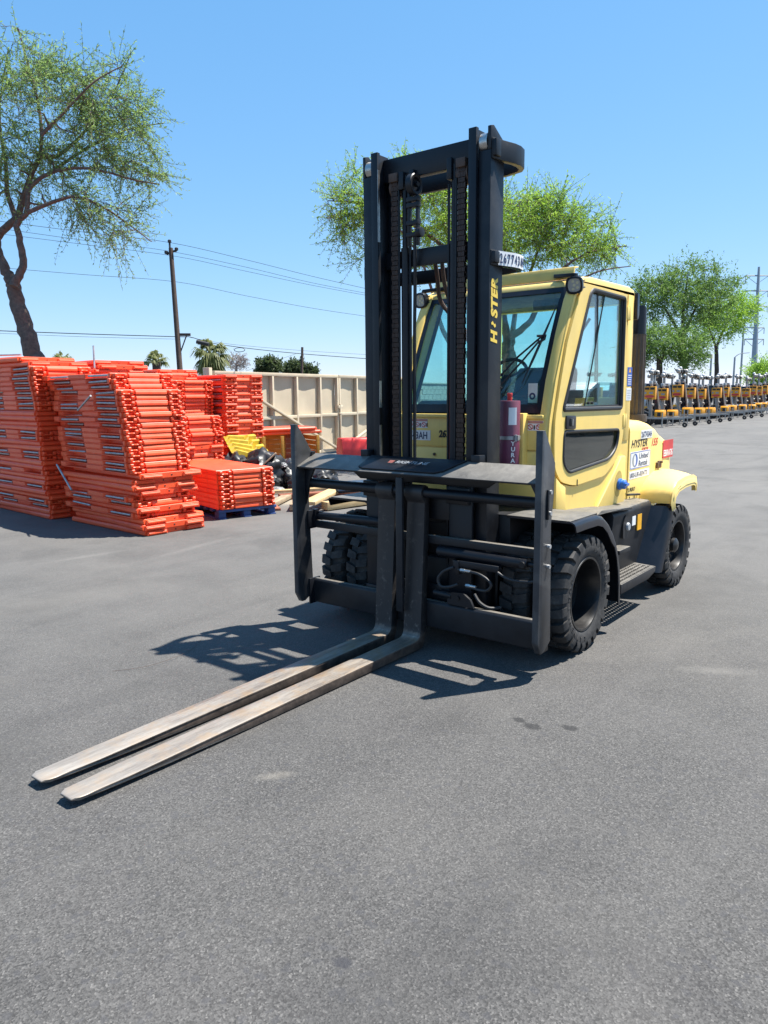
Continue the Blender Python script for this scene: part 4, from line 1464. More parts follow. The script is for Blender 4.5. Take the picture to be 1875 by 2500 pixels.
m.lathe([(.001, 1.292), (.062, 1.292), (.078, 1.305), (.079, 1.31), (.079, 1.788), (.076, 1.794), (.001, 1.796)], (.03, .462, 0), 'z', 32)
cn = m.build("maroon_canister", M_maroon, FK, smooth=40)
m = MB()
m.lathe([(.0805, 1.512), (.083, 1.512), (.083, 1.538), (.0805, 1.538)], (.03, .462, 0), 'z', 32, closed=True)
m.box(.06, .085, .53, .565, 1.508, 1.545)
m.cyl((.085, .548, 1.50), (.085, .548, 1.55), .007, n=8)
m.build("clamp_band", M_galv, cn)
m = MB()
m.box(.018, .042, .448, .478, 1.795, 1.83)
m.lathe([(.001, 1.850), (.020, 1.850), (.020, 1.828), (.001, 1.828)], (.03, .463, 0), 'z', 14)
m.build("canister_cap", M_red, cn, bevel=.003)


def wrap_plate(a0, a1, z0, z1, r, mat, name, par):
    rows_ = [[(.03 + r * math.cos(a), .462 + r * math.sin(a), z) for a in np.linspace(a0, a1, 6)] for z in (z0, z1)]
    return MB().grid(rows_).build(name, mat, par, solid=.0008)


wrap_plate(R(25), R(70), 1.62, 1.745, .0802, M_white, "canister_label", cn)
for k, ch in enumerate("YURA"):
    a = R(52)
    q = Vector((.03 + .0805 * math.cos(a), .462 + .0805 * math.sin(a), 1.470 - k * .042))
    text("canister_lettering", ch, .044, M_white, cn, q - Vector((-math.sin(a), math.cos(a), 0)) * .018, (-math.sin(a), math.cos(a), 0), (0, 0, 1), .001, 0, 1.1)
m = MB()
m.box(-.12, -.04, .38, .54, 1.30, 1.70)
m.box(-.06, .05, .40, .52, 1.255, 1.29)
m.build("canister_bracket", M_yellow, FK, bevel=.006)

# bare worn edges on the mast rails
m = MB()
for (yy, z0, z1) in ((-.3835, 1.25, 1.62), (-.3835, 1.75, 1.95), (-.3835, 2.95, 3.45), (.3835, 2.2, 2.5)):
    m.box(.480, .5036, min(yy, yy * .994), max(yy, yy * .994), z0, z1)
m.build("worn_rail_edge", M_steel, FK, smooth=0)["kind"] = "stuff"

# ================================================================== orange barricade panels in stacks
def orange_mat():
    t = NT("orange_plastic")
    oi = t.n("ShaderNodeObjectInfo")
    n1 = t.noise(3.5, 5, 0.6)
    c = t.mix(oi.outputs["Random"], (0.80, 0.072, 0.020), (0.88, 0.115, 0.034))
    c = t.mix(t.math('MULTIPLY', t.ramp(n1, [(0.42, 0.0), (0.75, 1.0)]), 0.32), c, (0.90, 0.22, 0.105))
    c = t.mix(t.math('MULTIPLY', t.ramp(t.noise(9, 6, 0.7), [(0.54, 0.0), (0.74, 1.0)]), 0.45), c, (0.42, 0.13, 0.08))
    t.bump(t.noise(30, 3), 0.05, 0.003)
    t.fin(c, 0.42, 0, 0.4)
    return t.m


M_orange = orange_mat()
H = 0.073


def panel_recessed(notched=True):
    """flat lying barricade panel, local origin at the near corner; length runs to -Y, width to -X"""
    m = MB()
    W, L = 0.95, 2.0
    m.box(-W, 0, -L, -.05, 0.0, 0.015)
    ends = [(-W, -.05), (-.74, -.05), (-.73, -.004), (-.24, -.004), (-.23, -.05), (0, -.05)]
    if notched:
        plan = [(0, -.10), (-.11, -.13), (-.11, -.66), (0, -.72), (0, -1.20), (-.11, -1.27), (-.11, -1.80), (0, -1.85), (0, -L), (-W, -L)]
    else:
        plan = [(0, -L), (-W, -L)]
    m.prism(ends + plan, 'z', 0.0152, H + 0.0012)
    # sloped face between the two hinge knuckles
    m.prism([(-.004, 0.004), (.012, 0.010), (.010, 0.040), (-.004, H - 0.006)], 'x', -.72, -.25)
    for x0 in (-.215, -.925):
        m.box(x0, x0 + .19, -.050, .022, .006, .026)
        m.box(x0, x0 + .045, -.050, .030, .026, .062)
        m.box(x0 + .145, x0 + .19, -.050, .034, .026, .066)
        m.cyl((x0 + .07, .020, .018), (x0 + .12, .020, .018), .012, n=6)
    return m.mesh("barricade_panel", bevel=.006, segs=1, smooth=0, angle=40)


def panel_plain():
    m = MB()
    W, L = 0.95, 2.0
    prof = [(-W + .012, 0), (-.018, 0), (0, .018), (0, .050), (-.018, H + .0012), (-W + .012, H + .0012), (-W, .050), (-W, .018)]
    m.prism(prof, 'y', -L, -.012)
    for x0, x1 in ((-.33, -.02), (-.93, -.64)):
        m.prism([(x0, .008), (x1, .008), (x1 - .015, .060), (x0 + .015, .060)], 'y', -.015, .030)
        m.cyl((x0 + .02, .022, .030), (x1 - .02, .022, .030), .020, n=8)
    m.cyl((-.48, -.015, .036), (-.48, -.0105, .036), .015, n=12)
    return m.mesh("barricade_panel", bevel=.005, segs=1, smooth=0, angle=40)


PA, PB, PC = panel_recessed(), panel_plain(), panel_recessed(False)
for me_ in (PA, PB, PC):
    me_.materials.append(M_orange)
hole_me = MB().cyl((-.48, -.0105, .036), (-.48, -.0095, .036), .011, n=12).mesh("bolt_hole", smooth=0)
hole_me.materials.append(M_ink)
pipe_me = []
for ya, yb in ((-.14, -.66), (-1.26, -1.78)):
    pm = MB()
    pm.cyl((-.026, ya, .043), (-.026, yb, .041), .0150, n=8)
    me_ = pm.mesh("steel_pipe")
    me_.materials.append(M_galv)
    pipe_me.append(me_)
ORD = ["topmost", "second from top", "third from top", "fourth from top", "fifth from top", "sixth from top", "seventh from top", "eighth from top", "ninth from top", "tenth from top"]


def ordinal(k, n):
    if k < 10: return ORD[k]
    b = n - 1 - k
    if b == 0: return "bottommost"
    if b < 10: return ORD[b].replace("top", "bottom")
    tens = {11: "eleventh", 12: "twelfth", 13: "thirteenth", 14: "fourteenth", 15: "fifteenth", 16: "sixteenth", 17: "seventeenth", 18: "eighteenth", 19: "nineteenth", 20: "twentieth", 21: "twenty-first", 22: "twenty-second", 23: "twenty-third", 24: "twenty-fourth", 25: "twenty-fifth"}
    return tens.get(k + 1, "middle") + " from top"


def stack(x, y, rz, n, where, kinds, lean=(0, 0), z0=0.0, jit=.012, pitch=0.0745, pipes=True, special=None):
    """kinds: callable index-from-bottom -> 'A' or 'B'"""
    cr, sr = math.cos(R(rz)), math.sin(R(rz))
    for i in range(n):
        k = kinds(i)
        u = i / max(1, n - 1)
        dx = lean[0] * u + random.gauss(0, jit)
        dy = lean[1] * u + random.gauss(0, jit)
        dr = random.gauss(0, .5 if jit < .02 else 1.0)
        if special and i in special:
            sx, sy_, sr_ = special[i]
            dx += sx; dy += sy_; dr += sr_
        o = link("barricade_panel", {'A': PA, 'B': PB, 'C': PC}[k], None)
        o.location = (x + dx * cr - dy * sr, y + dx * sr + dy * cr, z0 + i * pitch)
        o.rotation_euler = (random.gauss(0, .0015), random.gauss(0, .0015), R(rz + dr))
        tag(o, "orange barricade, " + ordinal(n - 1 - i, n) + " in " + where, "barricade", "flat stacked orange barricades")
        if k == 'A':
            if pipes:
                for j, pm in enumerate(pipe_me):
                    if random.random() < .93:
                        p = link("steel_pipe", pm, None, o)
                        p.rotation_euler = (random.gauss(0, .012), 0, 0)
        elif k == 'B':
            link("bolt_hole", hole_me, None, o)


pat_front = {0: 'B', 1: 'B', 2: 'B', 3: 'A', 4: 'B', 5: 'A', 6: 'A', 7: 'B', 8: 'B', 9: 'B', 10: 'B'}
stack(-.72, -5.46, -5, 29, "the front stack beside the blue pallet", lambda i: pat_front.get(i, 'A'), (.02, -.34), jit=.010,
      special={0: (-.05, .03, 2), 1: (-.04, .06, -1), 2: (-.08, .05, 2), 3: (0, -.05, 1), 4: (0, .02, -2), 5: (-.02, -.02, 1), 6: (.03, -.08, -1), 7: (-.04, .03, 2), 8: (0, 0, -1), 9: (-.03, -.03, 1), 10: (-.08, .06, -1), 26: (.0, -.10, -1), 27: (.0, -.12, 0), 28: (-.04, -.13, 2)})
pat_left = {0: 'B', 1: 'B', 4: 'B', 5: 'B', 7: 'B', 8: 'B', 10: 'B', 11: 'B', 14: 'B', 15: 'B', 18: 'B', 19: 'B', 20: 'B', 21: 'B', 31: 'B', 32: 'B'}
stack(-.74, -7.80, -4, 33, "the tall stack at the left edge", lambda i: pat_left.get(i, 'A'), (.06, -.16), jit=.014, special={31: (-.05, -.1, 3), 32: (.0, -.35, 5), 23: (-.02, .06, 0)})
stack(-2.10, -8.62, -4, 33, "the stack behind the left tall one", lambda i: 'B' if i > 29 else 'C', (.0, .0), pipes=False, special={31: (-.08, .05, 2), 32: (-.05, -.05, -2)})
stack(-3.18, -7.80, -5, 20, "the mid-height stack behind the pallet load", lambda i: 'B' if i in (11, 12) else 'C', (.03, .0), pipes=False, special={15: (-.05, .03, 0), 19: (.03, .0, 0)})
stack(-4.53, -9.70, -5, 32, "the tall stack left of the gate stack", lambda i: 'B' if i % 2 and i > 27 else 'C', (.0, .0), pipes=False, special={29: (.2, -.25, 1), 30: (.2, -.28, -1), 31: (.16, -.35, 2)})
stack(-5.50, -9.33, -12, 31, "the stack nearest the tan gate", lambda i: 'A' if i % 2 else 'B', (.0, .0), pipes=True, pitch=.0735)
stack(-2.225, -5.63, -14.4, 8, "the low load on the blue pallet", lambda i: 'C', (.0, .0), z0=.145, pipes=False, jit=.006)

# loose steel pipes sticking out of the stacks
for lb, a, b in (("loose grey steel pipe poking out of the front stack near its top", (-.70, -6.72, 1.66), (-.60, -6.20, 1.86)),
                 ("loose grey steel pipe hanging from the front stack side", (-.62, -7.25, .88), (-.52, -6.72, .56)),
                 ("short upright steel pipe standing on top of the rear stack", (-1.5, -7.55, 2.28), (-1.55, -7.62, 2.62)),
                 ("grey steel pipe lying on top of the left stack", (-.9, -8.6, 2.50), (-.75, -10.2, 2.53))):
    tag(MB().cyl(a, b, .014, n=10).build("loose_pipe", M_galv), lb, "pipe", "loose steel pipes on the stacks")

# ---- blue pallet
M_pal = plain("blue_pallet_paint", (0.018, 0.06, 0.20), 0.6, 0, .3, 8, .1, (.10, .09, .09), .4)
pal = thing("pallet", "blue wooden pallet under the low load of orange barricades", "pallet", (-2.225, -5.63, 0), R(-14.4))
for yy in (-.10, -.95, -1.82):
    for xx in (-.06, -.475, -.90):
        MB().box(xx - .06, xx + .06, yy - .07, yy + .07, .018, .105).build("block", M_pal, pal, bevel=.004)
for xx in (-.06, -.475, -.90):
    MB().box(xx - .06, xx + .06, -1.92, .0, .0, .0175).build("bottom_board", M_pal, pal, bevel=.002)
for i in range(9):
    yy = -.05 - i * .228
    MB().box(-.97, .01, yy - .05, yy + .05, .1055, .1445).build("deck_board", M_pal, pal, bevel=.003)

# ================================================================== timber, rubbish and crate by the gate
def wood_mat(name, a, b):
    t = NT(name)
    g = t.noise(1.0, 5, .6, vec=t.mapping((3, 45, 45)))
    c = t.mix(t.ramp(g, [(.35, 0.), (.7, 1.)]), a, b)
    c = t.mix(t.math('MULTIPLY', t.ramp(t.noise(4, 5, .7), [(.5, 0.), (.75, 1.)]), .3), c, tuple(x * .5 for x in a))
    t.bump(g, .2, .003)
    t.fin(c, .75, 0, .3)
    MATS[name] = t.m
    return t.m


M_wood = wood_mat("pale_lumber", (.42, .28, .13), (.62, .46, .25))
M_woodold = wood_mat("grey_lumber", (.26, .19, .12), (.42, .33, .22))
M_woodyel = wood_mat("yellow_crate_wood", (.30, .145, .022), (.46, .235, .040))
M_woodred = wood_mat("red_brown_wood", (.20, .07, .04), (.30, .12, .07))


def board(lb, a, b, w, h, mat, up=(0, 0, 1)):
    a, b = Vector(a), Vector(b)
    d = b - a
    m = MB()
    m.obox((0, 0, 0), (d.length, w, h))
    o = m.build("lumber_board", mat, bevel=.004)
    o.location = (a + b) / 2
    o.rotation_euler = d.to_track_quat('X', 'Z').to_euler()
    return tag(o, lb, "board", "loose lumber by the gate")


board("long pale lumber board resting slanted across the wood pile", (-3.45, -4.98, .16), (-5.75, -6.05, .20), .24, .055, M_wood)
board("short thick pale beam with a broken yellow end", (-3.80, -4.95, .08), (-5.0, -4.75, .09), .16, .13, M_wood)
board("pale board lying flat at the back of the wood pile", (-4.75, -7.15, .05), (-6.5, -6.15, .05), .14, .05, M_wood)
board("red brown plank under the pale boards", (-4.3, -6.5, .05), (-5.9, -5.6, .06), .20, .09, M_woodred)
board("old grey plank nearest the barricade pallet", (-3.25, -5.75, .05), (-4.4, -6.4, .06), .16, .07, M_woodold)
board("splintered old board lying on the dirt beside trash bags", (-3.7, -6.45, .10), (-4.5, -6.95, .06), .14, .06, M_woodold)
board("thin board leaning on the black trash bags", (-4.95, -7.95, .28), (-5.3, -7.6, .72), .16, .025, M_woodold)
board("second pale board half buried in the wood pile", (-3.9, -5.6, .03), (-5.6, -6.4, .04), .12, .05, M_wood)
board("dark rough plank on the ground under the splintered board", (-3.35, -5.6, .02), (-4.05, -6.6, .03), .16, .04, M_woodred)
board("short stubby old beam end sticking out of the wood pile", (-3.45, -5.30, .07), (-4.0, -5.75, .10), .13, .10, M_woodold)
m = MB()
m.prism(rounded([(-.35, 0), (.35, 0), (.40, .05), (.30, .10), (-.30, .10), (-.40, .05)], .03), 'y', -.25, .25)
o = m.build("plastic_tray", plain("dark_blue_plastic", (.02, .03, .05), .2), bevel=.012)
o.location = (-4.95, -5.35, .21); o.rotation_euler = (0.05, .06, .75)
tag(o, "glossy dark plastic tray lying on the pale boards", "tray")
m = MB()
m.prism([(-.06, 0), (.06, 0), (.06, .08), (.045, .08), (.045, .015), (-.045, .015), (-.045, .08), (-.06, .08)], 'y', 0, 2.2)
o = m.build("metal_channel", plain("pale_metal", (.55, .54, .52), .4, .5))
o.location = (-6.6, -7.95, .05); o.rotation_euler = (0, 0, R(-145))
tag(o, "pale metal channel lying on the ground behind the carriage", "channel")


def lump(name, c, sx, sy, sz, mat, seed, lb, cat, group=None, amp=.22, freq=3.0):
    bm = bmesh.new()
    bmesh.ops.create_icosphere(bm, subdivisions=4, radius=1.0)
    from mathutils import noise as mn
    for v in bm.verts:
        n0 = mn.fractal(v.co * freq + Vector((seed, 0, 0)), .9, 2.2, 5)
        n1 = abs(mn.noise(v.co * freq * 2.3 + Vector((0, seed, 0))))
        rg = (1 - abs(mn.noise(v.co * freq * 1.7 + Vector((0, 0, seed))))) ** 5
        v.co *= 1 + amp * n0 * .6 + amp * .5 * rg
        v.co = Vector((v.co.x * sx, v.co.y * sy, max(v.co.z, -.55) * sz))
    me = bpy.data.meshes.new(name)
    bm.to_mesh(me)
    bm.free()
    me.polygons.foreach_set("use_smooth", [True] * len(me.polygons))
    me.set_sharp_from_angle(angle=R(70))
    o = link(name, me, mat)
    o.location = (c[0], c[1], c[2] + .55 * sz)
    o.rotation_euler = (0, 0, seed)
    return tag(o, lb, cat, group)


M_bag = plain("black_plastic_bag", (.016, .016, .018), .42, 0, .3, 6)
bags = [((-4.95, -8.55, 0), .55, .45, .42, "black trash bag at the left end of the heap"), ((-5.35, -8.05, 0), .50, .42, .46, "bulging black trash bag in the middle of the heap"), ((-5.85, -7.85, 0), .46, .40, .34, "black trash bag under the yellow ramp edge"),
        ((-5.0, -7.75, 0), .35, .33, .26, "small black trash bag in front of the heap"), ((-6.1, -7.25, 0), .50, .38, .28, "flat black trash bag by the wooden crate"), ((-5.55, -7.15, 0), .32, .28, .18, "small crumpled black bag on the dirt")]
for i, (c, a, b, z, lb) in enumerate(bags):
    lump("trash_bag", c, a, b, z, M_bag, 3.1 * i + 1, lb, "trash bag", "trash bags by the crate", .40, 2.2)
M_paper = plain("crumpled_grey_film", (.24, .24, .24), .4, 0, .2, 10)
lump("plastic_film", (-5.05, -7.35, 0), .16, .12, .06, M_paper, 8.2, "crumpled pale plastic film beside the small bag", "film", None, .35, 3.5)
lump("plastic_film", (-5.5, -7.65, .42), .12, .09, .06, M_paper, 4.4, "crumpled pale plastic film on top of the bag heap", "film", None, .35, 3.5)

# wooden crate with planks, posts and two barricades laid on top
cdir = (at(755, 1100, 17.6) - at(625, 1100, 17.0)); cdir.z = 0
crz = math.atan2(cdir.y, cdir.x)
c0 = at(612, 1100, 17.0)
crate = thing("wooden_crate", "yellow-brown wooden plank crate beside the trash bags", "crate", (c0.x, c0.y, 0), crz)
for i in range(6):
    z = .30 + i * .108
    for x0, x1 in ((.0, .42), (.42, .83), (.83, 1.25)):
        MB().box(x0, x1, -.012 + random.uniform(-.004, .004), .012, z + .001, z + .106).build("plank", M_woodyel if x1 < .9 else M_woodred, crate, bevel=.003)
for x in (-.0, .42, .83, 1.25):
    MB().box(x - .035, x + .035, .013, .055, .28, .96).build("post", M_woodyel, crate, bevel=.004)
    MB().box(x - .035, x + .035, -.95, -.90, .28, .96).build("post", M_woodyel, crate, bevel=.004)
for x in (-.02, 1.24):
    for i in range(6):
        MB().box(x - .012, x + .012, -.90, -.02, .304 + i * .108, .40 + i * .108).build("plank", M_woodyel, crate, bevel=.003)
MB().box(-.03, 1.26, -.9, .0, .26, .295).build("floor", M_woodyel, crate)
sk = MB()
sk.box(-.3, 2.0, .05, .15, .14, .25)
sk.box(-.3, 2.0, -.75, -.65, .14, .25)
for x in (-.1, .8, 1.7):
    sk.box(x, x + .1, -.65, .05, .02, .14)
o = sk.build("steel_skid", plain("dark_red_steel", (.19, .05, .05), .5, .1, .3))
o.location = (c0.x, c0.y, 0); o.rotation_euler = (0, 0, crz)
tag(o, "dark red steel skid under the wooden crate", "skid")
for i, (dz, da, lb) in enumerate(((.965, 0, "lower orange barricade panel laid across the wooden crate"), (1.042, 2.5, "upper orange barricade panel laid across the wooden crate"))):
    o = link("barricade_panel", PB, None)
    p = c0 + cdir.normalized() * (1.62 - i * .12)
    o.location = (p.x, p.y, dz)
    o.rotation_euler = (R(.6), 0, crz - R(90) + R(da))
    o.location = Vector(o.location) + Vector((math.cos(crz + math.pi / 2), math.sin(crz + math.pi / 2), 0)) * (-.25)
    tag(o, lb, "barricade", "flat stacked orange barricades")
    link("bolt_hole", hole_me, None, o)
# yellow corrugated ramps leaning on the heap
M_ramp = plain("yellow_ramp_plastic", (.48, .33, .015), .55, 0, .3, 6, .05, (.25, .18, .04), .6)
RAMP = [(at(545, 1066, 15.6), at(592, 1064, 16.2), at(642, 1126, 15.5), at(566, 1106, 15.0), "left yellow ribbed plastic ramp leaning against the trash heap"),
        (at(592, 1065, 16.1), at(614, 1062, 16.5), at(664, 1124, 15.9), at(642, 1128, 15.45), "right yellow ribbed plastic ramp leaning beside the crate")]
for A_, B_, C_, D_, lb in RAMP:
    nrm = (C_ - A_).cross(B_ - D_).normalized()
    if nrm.z < 0: nrm = -nrm
    rows = []
    for j in range(21):
        t_ = j / 20
        off = .075 if (j // 2) % 2 else 0.0
        l_, r__ = A_.lerp(D_, t_), B_.lerp(C_, t_)
        rows.append([tuple(l_.lerp(r__, q) + nrm * (off if 0 < q < 1 else 0) - A_) for q in (0, .12, .88, 1)])
    o = MB().grid(rows).build("yellow_ramp", M_ramp, solid=.018, smooth=20)
    o.location = A_
    tag(o, lb, "ramp", "yellow ramps by the crate")

# ---- red water-filled barrier behind the mast
m = MB()
m.prism(rounded([(-.30, 0), (.30, 0), (.27, .38), (.22, .60), (.18, .66), (-.18, .66), (-.22, .60), (-.27, .38)], .04), 'y', -1.0, 1.0)
rb = m.build("red_barrier", plain("red_plastic", (.82, .045, .04), .4, 0, .12, 4), bevel=.03, segs=2)
rb.location = (at(912, 1100, 21.0).x, at(912, 1100, 21.0).y, 0)
rb.rotation_euler = (0, 0, R(60))
tag(rb, "red plastic barrier standing behind the forklift mast by the gate", "barrier")

# ================================================================== tan steel gate, wall
M_tan = plain("tan_paint", (.56, .475, .345), .55, 0, .10, 2.5, .05, (.33, .27, .19), .25)
M_tan2 = plain("tan_sheet", (.54, .46, .335), .55, 0, .10, 1.2, .08, (.33, .27, .19), .3)
F0 = Vector((-8.643, -12.101, 0)); FD = Vector((-.98325, -.18227, 0)); FN = Vector((-.18227, .98325, 0))   # FN looks into the yard
frz = math.atan2(FD.y, FD.x)


def gate(name, lb, posts, diag, first):
    """frame tubes towards the yard, sheet panels set back"""
    g = thing(name, lb, "gate", tuple(F0), frz)
    # local x along FD, local y: away from the yard is +y when rotated by frz (FN = local -y)
    X0, X1 = posts[0], posts[-1]
    for i, x in enumerate(posts):
        MB().box(x - .04, x + .04, -.055, .055, .06, 2.36).build("post", M_tan, g, bevel=.006)
    for z0, z1 in ((.06, .15), (1.17, 1.26), (2.361, 2.45)):
        if z0 > 2:
            MB().box(X0 - .04, X1 + .04, -.055, .055, z0, z1).build("rail", M_tan, g, bevel=.006)
        else:
            for a, b in zip(posts[:-1], posts[1:]):
                MB().box(a + .041, b - .041, -.05, .05, z0, z1).build("rail", M_tan, g, bevel=.006)
    for a, b in zip(posts[:-1], posts[1:]):
        for z0, z1 in ((.151, 1.169), (1.261, 2.36)):
            m = MB()
            nx, nz = 6, 6
            rows = []
            sd = random.uniform(0, 9)
            for j in range(nz + 1):
                rows.append([(a + (b - a) * i / nx, -.075 + .014 * math.sin(sd + 2.2 * i / nx * math.pi) * math.sin(math.pi * j / nz), z0 + (z1 - z0) * j / nz) for i in range(nx + 1)])
            rows = [[(x, -y, z) for x, y, z in r] for r in rows]
            m.grid(rows)
            m.build("panel", M_tan2, g, solid=.004, smooth=60)
    for (xa, za, xb, zb) in diag:
        MB().bar((xa, -.085, za), (xb, -.085, zb), .06, .10, up=(0, 1, 0)).build("brace", M_tan, g, bevel=.004)
    return g


# local +y points away from the yard, so set the sheets at +y and the braces at -y
pl1 = [(-7.35 - 0), -8.55, -9.70, -10.87, -12.11, -13.10]
P1_ = [((F0.x - x) / .98325) for x in pl1]
P2_ = [((F0.x - x) / .98325) for x in (-13.22, -14.32, -15.45, -16.6, -17.75, -18.9)]
g1 = gate("steel_gate", "tan steel gate leaf left of the latch with a long diagonal brace", P1_, [(P1_[1] + .3, 1.80, P1_[5] - .1, .12)], True)
g2 = gate("steel_gate", "tan steel gate leaf right of the latch, mostly behind the forklift", P2_, [(P2_[5], 1.9, P2_[0] + .1, .12)], False)
m = MB()
m.box(P1_[5] - .02, P2_[0] + .03, -.12, -.06, 1.22, 1.27)
m.box(P1_[5] + .04, P1_[5] + .09, -.11, -.06, .35, 1.55)
m.box(P1_[5] - .05, P2_[0] + .10, -.10, -.06, 1.40, 1.50)
m.cyl((P1_[5] + .06, -.10, .0), (P1_[5] + .06, -.10, .75), .015, n=8)
m.build("latch", M_tan, g1, bevel=.004)
MB().box(-1.62, -1.50, -.1, .1, 0, 2.52).build("hinge_post", M_tan, g1, bevel=.01)


def block_wall(name, lb, p0, p1, hgt, mat, cap):
    p0, p1 = Vector(p0), Vector(p1)
    d = p1 - p0
    w = thing(name, lb, "wall", tuple(p0), math.atan2(d.y, d.x))
    n = max(1, int(d.length / .40))
    bw = d.length / n
    me = MB().box(.004, bw - .004, -.095, .095, .004, .192).mesh("block", bevel=.008, segs=1, smooth=0)
    me.materials.append(mat)
    rows = int(hgt / .20)
    core = MB().box(.01, d.length - .01, -.085, .085, 0, rows * .2).build("mortar_core", plain("mortar", (.33, .28, .24), .9), w)
    for j in range(rows):
        off = (bw / 2 if j % 2 else 0)
        for i in range(n - (1 if j % 2 else 0)):
            b = link("block", me, None, w)
            b.location = (i * bw + off, random.uniform(-.004, .004), j * .2)
    MB().box(-.02, d.length + .02, -.12, .12, rows * .2 + .001, rows * .2 + .07).build("coping", cap, w, bevel=.008)
    return w


M_slump = plain("pinkish_split_block", (.36, .24, .20), .9, 0, .35, 18, .8)
M_cmu = plain("grey_block", (.34, .33, .31), .9, 0, .2, 10, .3)
wl = F0 + FD * (-1.75)
block_wall("block_wall", "pinkish split-face block wall running left from the tan gate", tuple(wl - FD * 1.6), tuple(wl), 2.4, M_slump, M_slump)
ga = F0 + FD * (P2_[5] + .2)
block_wall("block_wall", "grey block wall right of the tan gate seen through the cab", tuple(ga), tuple(ga + FD * 4.0), 2.2, M_cmu, M_cmu)

# thin bent wire lying on the asphalt beside the forks
wp_ = [(2.30, -1.30, .003), (2.15, -1.18, .012), (1.95, -1.15, .016), (1.7, -1.22, .008), (1.5, -1.36, .003)]
o = MB().tube(smooth_path(wp_, 8), .0012, 5).build("loose_wire", M_rust)
tag(o, "thin bent rusty wire lying on the asphalt left of the forks", "wire")

# ================================================================== trees
M_bark = plain("mesquite_bark", (.125, .088, .070), .9, 0, .45, 14, .9, (.16, .12, .10), .5)
M_barkfar = plain("distant_bark", (.07, .05, .04), .9, 0, .3, 4)
M_leafA = leaf_mat("grey_green_leaves", (.085, .165, .048), (.260, .370, .140), (.40, .60, .14))
M_leafB = leaf_mat("bright_green_leaves", (.125, .255, .030), (.310, .465, .080), (.46, .72, .08))
M_leafC = leaf_mat("deep_green_leaves", (.058, .130, .032), (.155, .260, .070), (.24, .38, .07))
M_leafD = leaf_mat("dark_pine_foliage", (.035, .060, .028), (.095, .120, .055), (.10, .14, .04))
M_leafG = leaf_mat("greyish_dry_twigs", (.22, .18, .17), (.34, .30, .28), (.3, .25, .2))
M_palm = leaf_mat("palm_fronds", (.085, .115, .035), (.290, .290, .120), (.25, .28, .08))


def leaves_mesh(name, P, D, ln, wd):
    """one diamond leaf per row of P (base) and D (unit direction)"""
    n = len(P)
    rv = rng.normal(size=(n, 3))
    S = np.cross(D, rv)
    S /= np.linalg.norm(S, axis=1, keepdims=True) + 1e-9
    L = (ln * rng.uniform(.6, 1.3, n))[:, None]
    W = (wd * rng.uniform(.7, 1.3, n))[:, None]
    V = np.empty((n, 4, 3), np.float32)
    V[:, 0] = P
    V[:, 1] = P + D * L * .5 + S * W
    V[:, 2] = P + D * L
    V[:, 3] = P + D * L * .5 - S * W
    me = bpy.data.meshes.new(name)
    me.vertices.add(4 * n)
    me.loops.add(4 * n)
    me.polygons.add(n)
    me.vertices.foreach_set("co", V.reshape(-1))
    me.loops.foreach_set("vertex_index", np.arange(4 * n, dtype=np.int32))
    me.polygons.foreach_set("loop_start", np.arange(0, 4 * n, 4, dtype=np.int32))
    me.update()
    me.validate()
    return me


